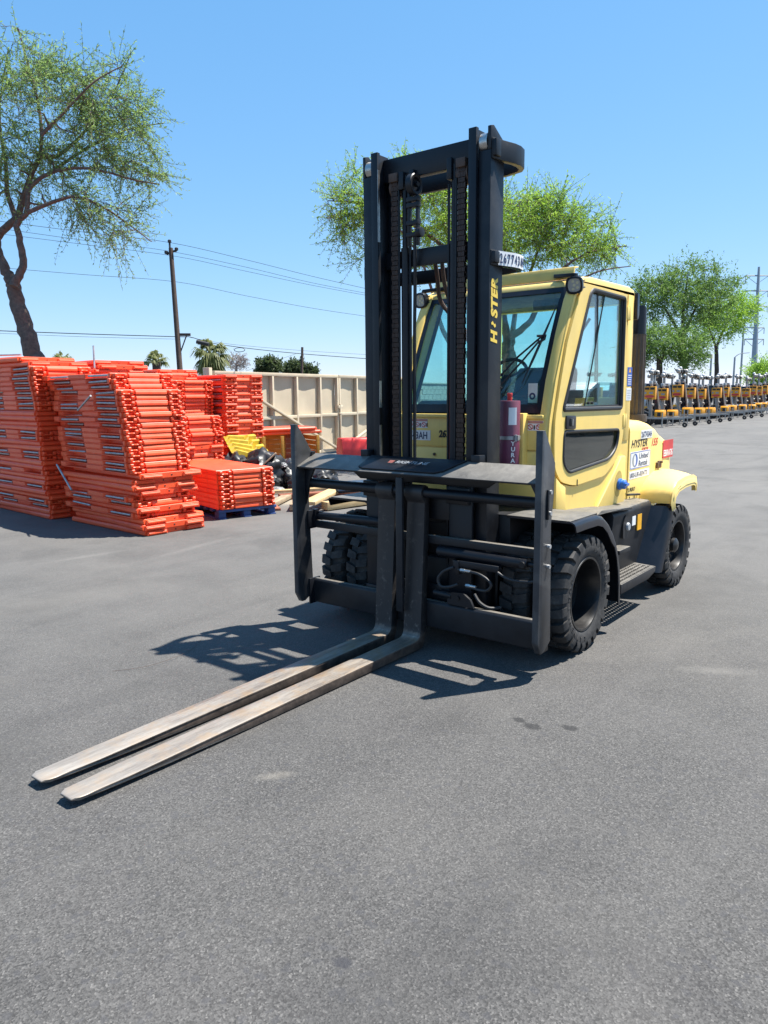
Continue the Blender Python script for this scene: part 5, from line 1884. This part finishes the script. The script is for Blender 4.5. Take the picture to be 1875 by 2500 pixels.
def make_tree(name, lb, cat, base, limbs, blobs, nt, twigs, per, ln, wd, lmat, bmat, r0, droop=.35, twl=.45, seed=1, sub=None, group=None, thin=.010, hollow=0.35, wind=(0, 0, 0)):
    """limbs: list of (points, r_start, r_end) in world space; blobs: (centre, radii, weight) that the foliage fills"""
    global rng
    rng = np.random.default_rng(seed)
    base = Vector(base)
    root = thing(name, lb, cat, tuple(base), 0, group)
    wood = MB()
    nodes, nrad = [], []
    for pts, ra, rb in limbs:
        sp = smooth_path(pts, 5)
        k = len(sp)
        rs = [ra + (rb - ra) * (i / (k - 1)) ** .8 for i in range(k)]
        # slight wobble
        sp = [p + Vector(rng.normal(size=3)) * min(.018, rs[i] * .10) for i, p in enumerate(sp)]
        wood.tube([p - base for p in sp], rs, 14 if ra > .06 else 6)
        lo = int(k * .30) if ra > r0 * .9 else 0
        for i in range(lo, k):
            nodes.append(np.array(sp[i])); nrad.append(rs[i])
    # targets
    T = []
    wsum = sum(b[2] for b in blobs)
    for c, rad, w in blobs:
        m = int(nt * w / wsum)
        q = rng.normal(size=(m, 3))
        q /= np.linalg.norm(q, axis=1, keepdims=True)
        q *= (rng.uniform(hollow ** 3, 1, m) ** (1 / 3))[:, None]
        T.append(np.array(c) + q * np.array(rad))
    T = np.concatenate(T)
    N = np.array(nodes)
    NR = np.array(nrad)
    d0 = np.min(np.linalg.norm(T[:, None] - N[None], axis=2), axis=1)
    T = T[np.argsort(d0)]
    LP, LD = [], []
    nodes = list(nodes); nrad = list(nrad)
    NA = np.zeros((len(nodes) + len(T) * 4 + 10, 3)); NA[:len(nodes)] = N
    cnt = len(nodes)
    RA = np.zeros(len(NA)); RA[:cnt] = NR
    for t in T:
        dd = np.linalg.norm(NA[:cnt] - t, axis=1)
        j = int(np.argmin(dd + 0.25 * np.maximum(0, NA[:cnt, 2] - t[2])))
        p0 = NA[j]
        r_ = max(thin * .6, min(RA[j] * .62, .03 * (1 + dd[j] * .2)))
        L = dd[j]
        mid = (p0 + t) / 2 + rng.normal(size=3) * L * .12 + np.array([0, 0, .10 * L])
        path = [p0, (p0 + mid) / 2 + rng.normal(size=3) * L * .03, mid, (mid + t) / 2 + rng.normal(size=3) * L * .04, t]
        rr = [r_, r_ * .85, r_ * .7, r_ * .5, thin * .5]
        wood.tube([Vector(p) - base for p in path], rr, 4 if r_ < .02 else 5, cap=False)
        for p, q in zip(path[1:], rr[1:]):
            NA[cnt] = p; RA[cnt] = q; cnt += 1
        out = t - p0
        out = out / (np.linalg.norm(out) + 1e-6)
        for k in range(twigs):
            f = rng.uniform(.35, 1.0)
            s0 = mid + (t - mid) * ((f - .35) / .65) if f > .5 else p0 + (mid - p0) * f * 2
            dr = out * .7 + rng.normal(size=3) * .55
            dr = dr + np.array(wind)
            dr[2] -= droop * rng.uniform(.2, 1.2)
            dr /= np.linalg.norm(dr)
            tl = twl * rng.uniform(.5, 1.25)
            end = s0 + dr * tl + np.array([0, 0, -droop * .25 * tl])
            if sub:
                wood.tube([Vector(s0) - base, Vector((s0 + end) / 2 + np.array([0, 0, .03 * tl])) - base, Vector(end) - base], [thin * .45, thin * .35, thin * .2], 3, cap=False)
            ts = np.linspace(.08, 1.0, per)
            P = s0 + (end - s0) * ts[:, None] + np.array([0, 0, .03 * tl]) * np.sin(ts * np.pi)[:, None]
            D = dr * .55 + rng.normal(size=(per, 3)) * .75
            D /= np.linalg.norm(D, axis=1, keepdims=True)
            LP.append(P); LD.append(D)
    wood.build("trunk", bmat, root, smooth=60)
    P = np.concatenate(LP) - np.array(base); D = np.concatenate(LD)
    me = leaves_mesh("crown", P, D, ln, wd)
    link("crown", me, lmat, root)
    return root


def pts(lst, depth):
    return [at(*p[:2], depth + (p[2] if len(p) > 2 else 0)) for p in lst]


# mesquite at the left behind the stacks
d1 = 17.0
b1 = at(90, 900, d1); b1.z = 0
tb = at(96, 885, d1)
tb = at(118, 990, d1)
L1 = [Vector((tb.x, tb.y, 0))] + pts([(100, 925), (79, 860), (61, 793), (41, 732), (30, 690)], d1)
limbs = [(L1, .23, .15),
         (pts([(30, 690), (12, 655), (-8, 605), (2, 568), (40, 533), (55, 490), (75, 430), (97, 380), (101, 330), (95, 260), (72, 170), (45, 70)], d1), .125, .015),
         (pts([(34, 700), (46, 672), (57, 643), (48, 590), (43, 545), (65, 520), (73, 460), (122, 423), (190, 410), (260, 420), (330, 440), (390, 450)], d1 - .3), .105, .012),
         (pts([(40, 533), (18, 470), (14, 400), (2, 330), (0, 250), (20, 120)], d1 + .4), .07, .012),
         (pts([(65, 520), (100, 505), (180, 480), (250, 505), (310, 545), (370, 590)], d1 - .6), .06, .010),
         (pts([(97, 380), (140, 380), (200, 330), (270, 240), (320, 130)], d1 + .5), .06, .010),
         (pts([(101, 330), (160, 270), (230, 200), (300, 160)], d1 - .8), .045, .010),
         (pts([(122, 423), (200, 370), (300, 320), (400, 300)], d1 + .8), .045, .010),
         (pts([(-8, 605), (-60, 520), (-120, 420), (-200, 330)], d1), .10, .012),
         (pts([(0, 400), (-60, 330), (-120, 230), (-140, 130)], d1 + .6), .07, .012)]
S1 = d1 / 1838.6


def blob(px, py, rx, ry, d, dep, w):
    """axis-aligned-enough foliage mass: rx, ry in photo pixels at distance d, dep metres deep"""
    c = at(px, py, d)
    k = d / 1838.6
    rr = max(rx * k, .2)
    return (tuple(c), (rr * .86 + dep * .25, rr * .72 + dep * .4, ry * k), w)


bl1 = [blob(125, 290, 120, 130, d1, 1.2, 3.0), blob(270, 330, 85, 95, d1, 1.0, 1.9), blob(255, 510, 75, 42, d1 - .4, .8, .8), blob(30, 140, 50, 70, d1, 1.0, .8), blob(275, 165, 25, 30, d1 + .3, .4, .25),
       blob(200, 215, 65, 50, d1, .8, .8), blob(340, 420, 42, 38, d1, .4, .4), blob(325, 255, 30, 45, d1, .4, .35), blob(100, 460, 70, 45, d1, 1.0, .5), blob(-120, 330, 130, 180, d1, 1.5, 1.8), blob(20, 390, 80, 50, d1, 1.0, .6), blob(300, 575, 30, 16, d1 - .6, .4, .2)]
make_tree("mesquite_tree", "tall feathery mesquite tree with a leaning dark trunk behind the orange stacks", "tree", (b1.x, b1.y, 0), limbs, bl1, 430, 4, 22, .092, .0110, M_leafA, M_bark, .30, droop=.40, twl=.85, seed=11, sub=True, thin=.012, wind=tuple(_r * .45), hollow=.55)

# bright green tree behind the forklift
d2 = 19.0
b2_ = at(1243, 950, d2); b2_.z = 0
limbs = [([Vector((b2_.x, b2_.y, 0))] + pts([(1245, 900), (1238, 860), (1243, 820)], d2), .22, .15),
         (pts([(1243, 830), (1218, 780), (1170, 700), (1105, 620), (1010, 550), (900, 500), (800, 490)], d2), .12, .012),
         (pts([(1243, 825), (1290, 790), (1320, 735), (1360, 670), (1430, 620), (1530, 600)], d2 - .3), .10, .012),
         (pts([(1240, 830), (1228, 740), (1236, 640), (1215, 520), (1180, 450)], d2 + .4), .10, .012),
         (pts([(1250, 830), (1262, 740), (1300, 650), (1330, 560), (1350, 500)], d2 + .8), .08, .012),
         (pts([(1180, 880), (1110, 850), (1075, 790), (1058, 720), (1020, 620), (960, 540)], d2 - .8), .09, .012),
         (pts([(1105, 620), (1080, 540), (1020, 440), (1000, 390)], d2 + .2), .06, .010),
         (pts([(1320, 735), (1400, 690), (1470, 660), (1540, 650)], d2 - .8), .05, .010)]
bl2 = [blob(1210, 555, 170, 62, d2, 1.8, 3.0), blob(1020, 510, 115, 75, d2, 1.3, 2.0), blob(885, 500, 48, 52, d2, .6, .7), blob(825, 560, 26, 36, d2, .4, .24), blob(1400, 590, 85, 52, d2, 1.1, 1.5), blob(1020, 440, 60, 28, d2, .6, .5),
       blob(1310, 520, 80, 38, d2, .9, 1.0), blob(1150, 640, 150, 28, d2, 1.2, .9), blob(1480, 610, 32, 24, d2, .4, .3), blob(815, 490, 16, 22, d2, .3, .14), blob(860, 430, 14, 18, d2, .3, .10), blob(885, 630, 14, 28, d2, .3, .10)]
make_tree("palo_verde_tree", "wide bright green tree spreading behind the forklift mast and cab", "tree", tuple(b2_), limbs, bl2, 600, 5, 22, .084, .0112, M_leafB, M_bark, .22, droop=.10, twl=.75, seed=23, sub=True, thin=.012, hollow=.5)

# trees beyond the trailers
def far_tree(name, lb, px, d, limbs_px, blobs_px, nt, lm, seed, r0, ln=.26, wd=.045):
    b = at(px, 955, d); b.z = 0
    limbs = [([b.copy()] + pts(limbs_px[0], d), r0, r0 * .6)] + [(pts(l, d + random.uniform(-1, 1)), r0 * .5, .03) for l in limbs_px[1:]]
    make_tree(name, lb, "tree", tuple(b), limbs, [blob(*q) for q in blobs_px], int(nt * .78), 5, 12, ln * .85, wd * .85, lm, M_barkfar, r0, droop=.0, twl=1.3, seed=seed, group="trees beyond the trailers", thin=.03)


d3 = 62.0
far_tree("desert_tree", "large deep green tree beyond the yellow trailers, tallest on the right", 1668, d3, [[(1668, 880), (1665, 820)], [(1665, 830), (1640, 780), (1600, 720)], [(1665, 825), (1690, 770), (1720, 700)], [(1665, 825), (1670, 740), (1680, 670)]],
         [(1660, 745, 95, 60, d3, 3, 3.0), (1600, 730, 50, 45, d3, 2, 1.2), (1735, 745, 60, 50, d3, 2, 1.6), (1690, 680, 70, 35, d3, 2, 1.3), (1620, 690, 45, 20, d3, 1.5, .6), (1760, 700, 45, 22, d3, 1.2, .5), (1690, 648, 12, 16, d3, .5, .12), (1570, 700, 30, 18, d3, .8, .3)], 520, M_leafC, 31, .40)
d4 = 68.0
far_tree("desert_tree", "brighter green tree with a thin pale trunk right of the tallest one", 1750, d4, [[(1750, 900), (1748, 840)], [(1748, 850), (1770, 800), (1800, 760)], [(1748, 850), (1730, 800), (1710, 780)]],
         [(1775, 770, 55, 40, d4, 2, 1.6), (1740, 800, 50, 35, d4, 2, 1.2), (1815, 745, 28, 22, d4, 1, .5)], 260, M_leafB, 37, .25)
d5 = 58.0
far_tree("desert_tree", "shorter dark tree behind the exhaust stack on the right", 1610, d5, [[(1610, 900), (1610, 870)], [(1610, 880), (1590, 840), (1570, 820)], [(1610, 880), (1640, 850), (1660, 840)]],
         [(1605, 840, 55, 40, d5, 2, 2.0), (1665, 850, 45, 38, d5, 2, 1.5), (1570, 850, 30, 40, d5, 1.5, 1.0), (1690, 870, 35, 22, d5, 1.2, .5)], 300, M_leafC, 41, .30)
d6 = 72.0
far_tree("desert_tree", "round green shrub tree at the right edge behind the trailers", 1860, d6, [[(1860, 930), (1860, 915)], [(1860, 920), (1850, 900), (1845, 890)]],
         [(1862, 905, 26, 18, d6, 1.2, 1.0), (1852, 925, 18, 16, d6, 1, .6)], 120, M_leafB, 43, .15)
# round dark pines over the gate
for i, (px, py, rx, ry, d, lb) in enumerate(((655, 893, 24, 17, 82, "left rounded dark green tree over the gate top"), (722, 897, 26, 13, 90, "right low rounded dark green tree over the gate top"), (762, 905, 8, 7, 90, "tiny dark tree tip over the gate near the mast"))):
    b = at(px, 960, d); b.z = 0
    make_tree("round_pine", lb, "tree", tuple(b), [([b.copy()] + pts([(px, py + ry), (px, py)], d), .3, .1)], [blob(px, py, rx, ry, d, 1.0, 2), blob(px - rx * .5, py + ry * .4, rx * .5, ry * .6, d, .6, 1), blob(px + rx * .5, py + ry * .4, rx * .5, ry * .6, d, .6, 1)], 110 if i < 2 else 30, 6, 8, .34, .08, M_leafD, M_barkfar, .3, droop=0, twl=.6, seed=50 + i, group="rounded trees over the gate", thin=.03, hollow=.5)
b = at(577, 960, 60); b.z = 0
make_tree("bare_tree", "greyish nearly leafless tree beside the palm", "tree", tuple(b), [([b.copy()] + pts([(577, 905), (580, 880)], 60), .15, .08), (pts([(578, 895), (565, 875), (560, 866)], 60), .05, .02), (pts([(580, 885), (590, 870), (592, 866)], 60), .05, .02)], [blob(578, 885, 22, 20, 60, .8, 1)], 70, 3, 6, .16, .02, M_leafG, plain("pale_bark", (.30, .25, .23), .9), .15, droop=0, twl=.5, seed=61, sub=True, thin=.03)


# ---- palms
def palm(lb, px, py, d, nf, fl, seed, skirt=True):
    r = random.Random(seed)
    top = at(px, py, d)
    root = thing("fan_palm", lb, "palm", (top.x, top.y, 0), 0, "palms behind the gate")
    tr = MB()
    tr.tube([(0, 0, 0), (.05, 0, top.z * .5), (0, 0, top.z)], [.32, .24, .26], 10)
    tr.build("trunk", M_barkfar, root)
    cr = MB()
    for k in range(nf):
        az = r.uniform(0, 2 * math.pi)
        el = R(r.uniform(-55 if skirt else -10, 80))
        dr = Vector((math.cos(az) * math.cos(el), math.sin(az) * math.cos(el), math.sin(el)))
        st = Vector((0, 0, top.z)) + dr * fl * .42
        cr.tube([(0, 0, top.z), st], .03, 3, cap=False)
        sd = dr.cross(Vector((0, 0, 1)))
        sd = sd.normalized() if sd.length > .05 else Vector((1, 0, 0))
        up = sd.cross(dr)
        for b_ in range(13):
            an = R(-75 + 150 * b_ / 12)
            bd = (dr * math.cos(an) + sd * math.sin(an)).normalized()
            L = fl * (.62 - .22 * abs(an)) * r.uniform(.85, 1.1)
            m1 = st + bd * L * .55 + up * .02
            tip = st + bd * L + Vector((0, 0, -.32 * fl * r.uniform(.6, 1.2)))
            wv = bd.cross(up).normalized() * .045 * fl
            n0 = len(cr.v)
            cr.v += [tuple(st), tuple(m1 + wv), tuple(tip), tuple(m1 - wv)]
            cr.f.append((n0, n0 + 1, n0 + 2, n0 + 3))
    cr.build("crown", M_palm, root, smooth=0)
    return root


palm("full fan palm with drooping fronds above the block wall", 515, 868, 50, 52, 1.55, 5)
palm("small palm tip just above the orange stacks left of the wooden pole", 382, 885, 45, 22, .95, 6, False)
palm("lowest palm tip barely showing over the left orange stack", 152, 880, 45, 20, .75, 9, False)

# ================================================================== poles, wires, street lamps
M_pole = plain("weathered_pole_wood", (.075, .048, .036), .9, 0, .35, 5, .3)
M_wire = plain("black_wire", (.02, .02, .022), .6)
M_pgrey = plain("grey_pole_paint", (.30, .33, .35), .45, .3, .15, 2)


def pole(lb, px0, py0, px1, py1, d, r0, r1):
    t_ = at(px1, py1, d)
    b_ = at(px0, py0, d)
    dirv = (t_ - b_)
    b_ = t_ - dirv * (t_.z / dirv.z)
    root = thing("utility_pole", lb, "pole", tuple(b_))
    MB().tube([(0, 0, 0), tuple((t_ - b_))], [r0, r1], 12).build("post", M_pole, root)
    return root, b_, t_


dp = 46
up_, ub, ut = pole("dark wooden utility pole with crossarm bracket above the orange stacks", 438, 885, 417, 606, dp, .19, .13)
m = MB()
rel = lambda px, py, dd=0: tuple(at(px, py, dp + dd) - ub)
m.tube([rel(415, 612), rel(414, 592)], .06, 6)
m.tube([rel(407, 621), rel(417, 615), rel(431, 612)], .07, 6)
m.build("insulator_bracket", M_wire, up_)
m = MB()
m.bar(rel(432, 817), rel(465, 817), .12, .16)
m.tube([rel(455, 820), rel(440, 862)], .04, 5)
m.build("side_arm", M_pole, up_)
for px, py in ((414, 594), (406, 621), (431, 613)):
    MB().lathe([(.03, 0), (.11, .05), (.11, .18), (.05, .22)], rel(px, py), 'z', 8).build("insulator", M_wire, up_)
p2_, pb2, pt2 = pole("thin distant utility pole over the gate", 737, 905, 738, 848, 85, .17, .14)


def wire(lb, pl, depth0, depth1, r, sag=0.0, name="power_line"):
    n = len(pl)
    p = [at(px, py, depth0 + (depth1 - depth0) * i / (n - 1)) for i, (px, py) in enumerate(pl)]
    sp = smooth_path(p, 6)
    o = MB().tube([tuple(q - sp[0]) for q in sp], r * .72, 5).build(name, M_wire)
    o.location = sp[0]
    return tag(o, lb, "wire", "overhead wires")


wire("topmost thin wire running right from the pole tip", [(-40, 535), (200, 566), (414, 592), (600, 634), (760, 674), (900, 706)], 46, 60, .020)
wire("second thin wire running from the pole's upper bracket", [(-40, 552), (200, 586), (406, 612), (600, 652), (760, 690), (900, 717)], 46, 60, .018)
wire("third thin wire just below the upper bracket", [(-40, 566), (200, 596), (430, 626), (600, 662), (760, 696), (900, 722)], 46, 60, .018)
wire("single wire crossing at the pole's middle", [(-40, 650), (200, 670), (430, 688), (600, 722), (760, 752), (900, 773)], 46, 60, .018)
wire("thick cable bundle at the pole's lower arm sagging right", [(-40, 806), (200, 815), (432, 822), (465, 823), (520, 838), (620, 852), (740, 864), (900, 876)], 46, 60, .036)
wire("thin wire just above the thick cable bundle", [(465, 824), (560, 840), (740, 856), (900, 866)], 47, 62, .014)
wire("thin wire below the cable at the left of the pole", [(-40, 812), (200, 822), (432, 828)], 46, 46, .014)
wire("faint guy wire down to the gate left of the thin pole", [(722, 864), (660, 885), (600, 906)], 85, 85, .02)
wire("steep guy wire right of the thin distant pole", [(740, 862), (746, 885), (752, 908)], 85, 85, .02)
m = MB()
a, b = at(480, 834, 48), at(510, 841, 48)
m.cyl((0, 0, 0), tuple(b - a), .13, n=12)
o = m.build("cable_splice_case", M_wire); o.location = a
tag(o, "black splice case hanging on the cable in front of the palm", "cable box")
cl = [at(585 + 13 * math.cos(t) * (1 if t else 1), 850 + 5 * math.sin(t) + 4, 49) for t in np.linspace(0, 2 * math.pi, 16)]
o = MB().tube([tuple(p - cl[0]) for p in cl], .02, 4).build("cable_loop", M_wire); o.location = cl[0]
tag(o, "small loop of slack cable hanging on the thick bundle", "cable")

# lamp with its pole behind the mast
sl = thing("street_lamp", "street lamp head reaching out left from behind the mast", "street lamp", (0, 0, 0))
dl = 35
hp = at(925, 560, dl)
sl.location = (hp.x, hp.y, 0)
o0 = Vector((hp.x, hp.y, 0))
m = MB()
m.tube([(0, 0, 0), (0, 0, hp.z)], [.11, .07], 12)
m.build("post", M_pgrey, sl)
MB().tube([tuple(p - o0) for p in smooth_path([at(925, 560, dl), at(905, 530, dl), at(875, 523, dl), at(845, 522, dl), at(826, 526, dl)], 5)], .035, 8).build("arm", M_pgrey, sl)
a, b = at(828, 526, dl) - o0, at(797, 533, dl) - o0
m = MB()
secs = []
ax = (b - a)
sd = Vector((.61, .79, 0)) * 1
sd = ax.cross(Vector((0, 0, 1))).normalized()
for t_, w in ((0, .05), (.15, .11), (.55, .15), (.9, .12), (1, .05)):
    c = a + ax * t_
    secs.append([tuple(c + sd * w), tuple(c + sd * w * .6 + Vector((0, 0, .07))), tuple(c - sd * w * .6 + Vector((0, 0, .07))), tuple(c - sd * w), tuple(c - Vector((0, 0, .05)))])
m.loft(secs)
m.build("lamp_head", M_pgrey, sl)
# steel transmission pole at the right edge
dT = 150
tb_ = at(1838, 960, dT); tb_.z = 0
tt_ = at(1853, 652, dT)
tw = thing("transmission_pole", "tall grey steel transmission pole with stacked cross arms at the right edge", "pole", tuple(tb_))
lean = (tt_ - tb_)
MB().tube([(0, 0, 0), tuple(lean)], [.72, .22], 16).build("shaft", M_pgrey, tw)
for k, py in enumerate((673, 710, 747, 800, 828)):
    c = at(1850 - (py - 652) * .05, py, dT) - tb_
    for s in (-1, 1):
        e = c + _r * (2.3 if k < 3 else 1.9) * s
        m = MB()
        m.tube([tuple(c), tuple(e)], [.16, .10], 6)
        m.tube([tuple(e), tuple(e - Vector((0, 0, 1.2)))], .07, 6)
        m.tube([tuple(c - Vector((0, 0, 1.6))), tuple(e)], .05, 5)
        m.build("cross_arm", M_pgrey, tw)
for k, (px, py0, py1, d, lb) in enumerate(((1817, 780, 950, 95, "slim grey lamp post left of the transmission pole"), (1794, 872, 950, 90, "short curved-arm lamp post near the trailers"), (1737, 868, 950, 85, "short post with a tan lamp head beyond the trailers"))):
    p = at(px, py0, d)
    q = thing("lamp_post", lb, "lamp post", (p.x, p.y, 0))
    m = MB()
    m.tube([(0, 0, 0), (0, 0, p.z)], [.14, .10], 8)
    m.build("post", M_pgrey, q)
    m = MB()
    if k == 1:
        m.tube([tuple(v - Vector((p.x, p.y, 0))) for v in smooth_path([p, at(1806, 864, d), at(1830, 861, d)], 4)], .05, 6)
    elif k == 2:
        m.prism([(-.9, -.1), (.1, -.25), (.1, .25), (-.8, .25)], 'x', -.15, .15)
        m.v = [(x, y, z + p.z - .1) for x, y, z in m.v]
    else:
        m.box(-.1, .1, -.5, .5, p.z, p.z + .12)
    m.build("lamp_head", M_pgrey if k != 2 else M_tan, q)

# ================================================================== row of yellow light trailers
M_ty = plain("trailer_yellow", (.78, .33, .012), .4, 0, .12, 3, .04, (.45, .2, .03), .3)
M_tg = plain("trailer_grey_steel", (.34, .33, .31), .45, .4, .25, 6)
M_pv = plain("solar_panel_glass", (.008, .010, .020), .12, 0, .2, 5)
M_dk = plain("trailer_black", (.02, .02, .02), .5)
M_wh = plain("lamp_white", (.60, .60, .60), .3)


def trailer():
    """local +Y is the drawbar end, origin on the ground under the mast"""
    t = thing("light_trailer", "x", "trailer")
    m = MB()
    m.bar((-.55, -1.2, .48), (-.55, .75, .48), .08, .10)
    m.bar((.55, -1.2, .48), (.55, .75, .48), .08, .10)
    for y in (-1.2, -.3, .75):
        m.bar((-.55, y, .48), (.55, y, .48), .08, .08)
    m.bar((-.5, .75, .47), (0, 1.65, .45), .07, .09)
    m.bar((.5, .75, .47), (0, 1.65, .45), .07, .09)
    m.build("frame", M_tg, t)
    for s in (-1, 1):
        m = MB()
        m.lathe([(.20, -.09), (.30, -.10), (.33, -.06), (.33, .06), (.30, .10), (.20, .09), (.06, .07), (.001, .07)], (s * .80, -.5, .33), 'x', 20)
        m.build("wheel", M_tyre, t)
        m = MB()
        m.tube([(s * .80 + .12 * s, -.5 - .38, .45), (s * .80, -.5 - .36, .62), (s * .80, -.5, .74), (s * .80, -.5 + .36, .62), (s * .80, -.5 + .38, .45)], .09, 6)
        m.build("mudguard", M_dk, t)
        m = MB()
        m.cyl((s * .62, .75, .05), (s * .62, .75, .75), .03, n=8)
        m.box(s * .62 - .08, s * .62 + .08, .67, .83, .0, .03)
        m.build("stabiliser_jack", M_tg, t)
    m = MB()
    m.cyl((0, 1.68, .20), (0, 1.68, .92), .028, n=8)
    m.box(-.03, .03, 1.66, 1.76, .14, .24)
    m.build("tongue_jack", M_tg, t)
    m = MB()
    m.lathe([(.03, -.03), (.12, -.035), (.13, -.02), (.13, .02), (.12, .035), (.03, .03)], (.0, 1.74, .13), 'x', 16)
    m.build("jack_wheel", M_tyre, t)
    m = MB()
    m.prism(rounded([(-.60, .52), (.05, .52), (.05, .78), (-.04, .88), (-.52, .88), (-.60, .78)], .03), 'y', .22, .66)
    m.build("battery_housing", M_ty, t, bevel=.015)
    MB().box(.051, .056, .36, .54, .55, .76).build("housing_opening", M_dk, t)
    m = MB()
    m.box(-.075, .075, -.075, .075, .50, 1.9)
    m.box(-.060, .060, -.060, .060, 1.9, 2.95)
    m.cyl((0, 0, 1.15), (0, .16, 1.15), .07, n=10)
    m.build("mast", M_tg, t, bevel=.004)
    m = MB()
    m.box(.09, .36, -.29, .29, 1.44, 2.12)
    bx = m.build("control_box", M_ty, t, bevel=.02)
    MB().box(.361, .366, -.24, -.02, 1.95, 2.06).build("display_window", M_dk, bx)
    MB().box(.361, .366, .02, .24, 1.95, 2.06).build("display_window", M_dk, bx)
    m = MB()
    m.prism([(.25 * math.cos(a), 1.60 + .075 * math.sin(a)) for a in np.linspace(0, 2 * math.pi, 16, endpoint=False)], 'x', .361, .3655)
    m.build("red_decal", M_red, bx, smooth=0)
    MB().box(.361, .366, -.02, .17, 1.73, 1.83).build("number_decal", M_grey, bx)
    MB().box(.361, .366, -.25, -.16, 1.73, 1.83).build("grey_decal", M_grey, bx)
    MB().box(.361, .366, -.12, .12, 1.46, 1.50).build("small_decal", M_dk, bx)
    m = MB()
    m.loft([[(-.45, -.42, 2.28), (-.45, .12, 2.28), (-.35, .36, .92), (-.35, -.18, .92)], [(-.49, -.42, 2.28), (-.49, .12, 2.28), (-.39, .36, .92), (-.39, -.18, .92)]])
    pv = m.build("solar_panel", M_pv, t, bevel=.004)
    for (ya, yb) in ((-.43, -.19), (.13, .37)):
        MB().bar((-.45, ya, 2.29), (-.35, yb, .91), .07, .05, up=(1, 0, 0)).build("panel_frame", M_tg, pv)
    m = MB()
    m.bar((-.75, 0, 2.90), (.75, 0, 2.90), .07, .07)
    m.bar((-.55, .05, 2.35), (.55, .05, 2.35), .05, .05)
    m.build("lamp_bar", M_dk, t)
    for x in (-.62, -.25, .25, .62):
        m = MB()
        m.lathe([(.001, .20), (.09, .20), (.13, .12), (.13, .06), (.06, -.02), (.03, -.04)], (x, .02, 2.84), 'y', 14)
        m.build("flood_lamp", M_dk if x in (-.25, .25) else M_tg, t, smooth=50)
    for x in (-.45, .45):
        MB().box(x - .13, x + .13, .0, .14, 2.22, 2.40).build("flood_lamp", M_galv, t, bevel=.02)
    m = MB()
    m.lathe([(.001, 3.10), (.07, 3.08), (.10, 3.02), (.10, 2.96), (.04, 2.94)], (.0, 0, 0), 'z', 14)
    m.build("camera_dome", M_wh, t, smooth=50)
    return t


proto = trailer()
TX = [-34.97, -37.33, -39.63, -42.45, -44.56, -47.82, -50.04, -52.63, -55.20, -57.35, -59.90, -62.4]
NUM = ["nearest", "second", "third", "fourth", "fifth", "sixth", "seventh", "eighth", "ninth", "tenth", "eleventh", "farthest"]
for i, x in enumerate(TX):
    o = proto if i == 0 else copy_tree(proto)
    o.location = (x + .0, -10.5 + random.uniform(-.12, .12), 0)
    o.rotation_euler = (0, 0, R(random.uniform(-9, 9)))
    o.scale = (1, 1, random.uniform(.93, 1.06))
    o["label"] = "yellow solar light trailer, " + NUM[i] + " in the row counted from the forklift"
    o["group"] = "light trailers in a row"
for i in range(8):
    o = copy_tree(proto)
    o.location = (-35.9 - i * 3.3, -13.9 + random.uniform(-.1, .1), 0)
    o.rotation_euler = (0, 0, R(180 + random.uniform(-4, 4)))
    o["label"] = "yellow solar light trailer, " + NUM[i] + " in the rear row behind the others"
    o["group"] = "light trailers in the rear row"

# white vans parked behind the trailers
M_van = plain("white_van_paint", (.72, .73, .76), .3, 0, .05, 2)


def van(lb, x, y, rz):
    t = thing("parked_van", lb, "van", (x, y, 0), R(rz), "parked white vans")
    m = MB()
    m.prism(rounded([(-2.7, .45), (-2.75, 1.9), (-2.55, 2.25), (.9, 2.28), (1.5, 1.95), (1.95, 1.35), (2.6, 1.15), (2.75, .85), (2.7, .45)], .12), 'y', -.95, .95)
    m.build("body", M_van, t, bevel=.08, segs=3)
    m = MB()
    m.prism([(1.02, 2.05), (1.45, 1.85), (1.75, 1.42), (.95, 1.42)], 'y', -.957, .957)
    m.build("side_window", M_pv, t)
    m = MB()
    m.loft([[(1.56, -.8, 1.93), (1.56, .8, 1.93), (1.99, .85, 1.36), (1.99, -.85, 1.36)], [(1.53, -.8, 1.90), (1.53, .8, 1.90), (1.95, .85, 1.33), (1.95, -.85, 1.33)]])
    m.build("windshield", M_pv, t)
    for sx in (-1.75, 1.75):
        for s in (-1, 1):
            m = MB()
            m.lathe([(.001, s * .06), (.2, s * .06), (.22, s * .10), (.34, s * .10), (.36, s * .05), (.36, -s * .1), (.001, -s * .1)], (sx, s * .88, .36), 'y', 18)
            m.build("wheel", M_tyre, t)
    return t


van("white van parked behind the middle trailers", -47.5, -18.0, 5)
van("white van parked behind the far trailers", -57.0, -18.3, -3)
van("white van reflected in the upper part of the lower door window", -27.5, 12.0, 10)
van("white van parked across the yard reflected right of the other in the door window", -36.0, 15.5, -5)
van("white van parked behind the nearest trailers", -39.0, -17.6, 3)
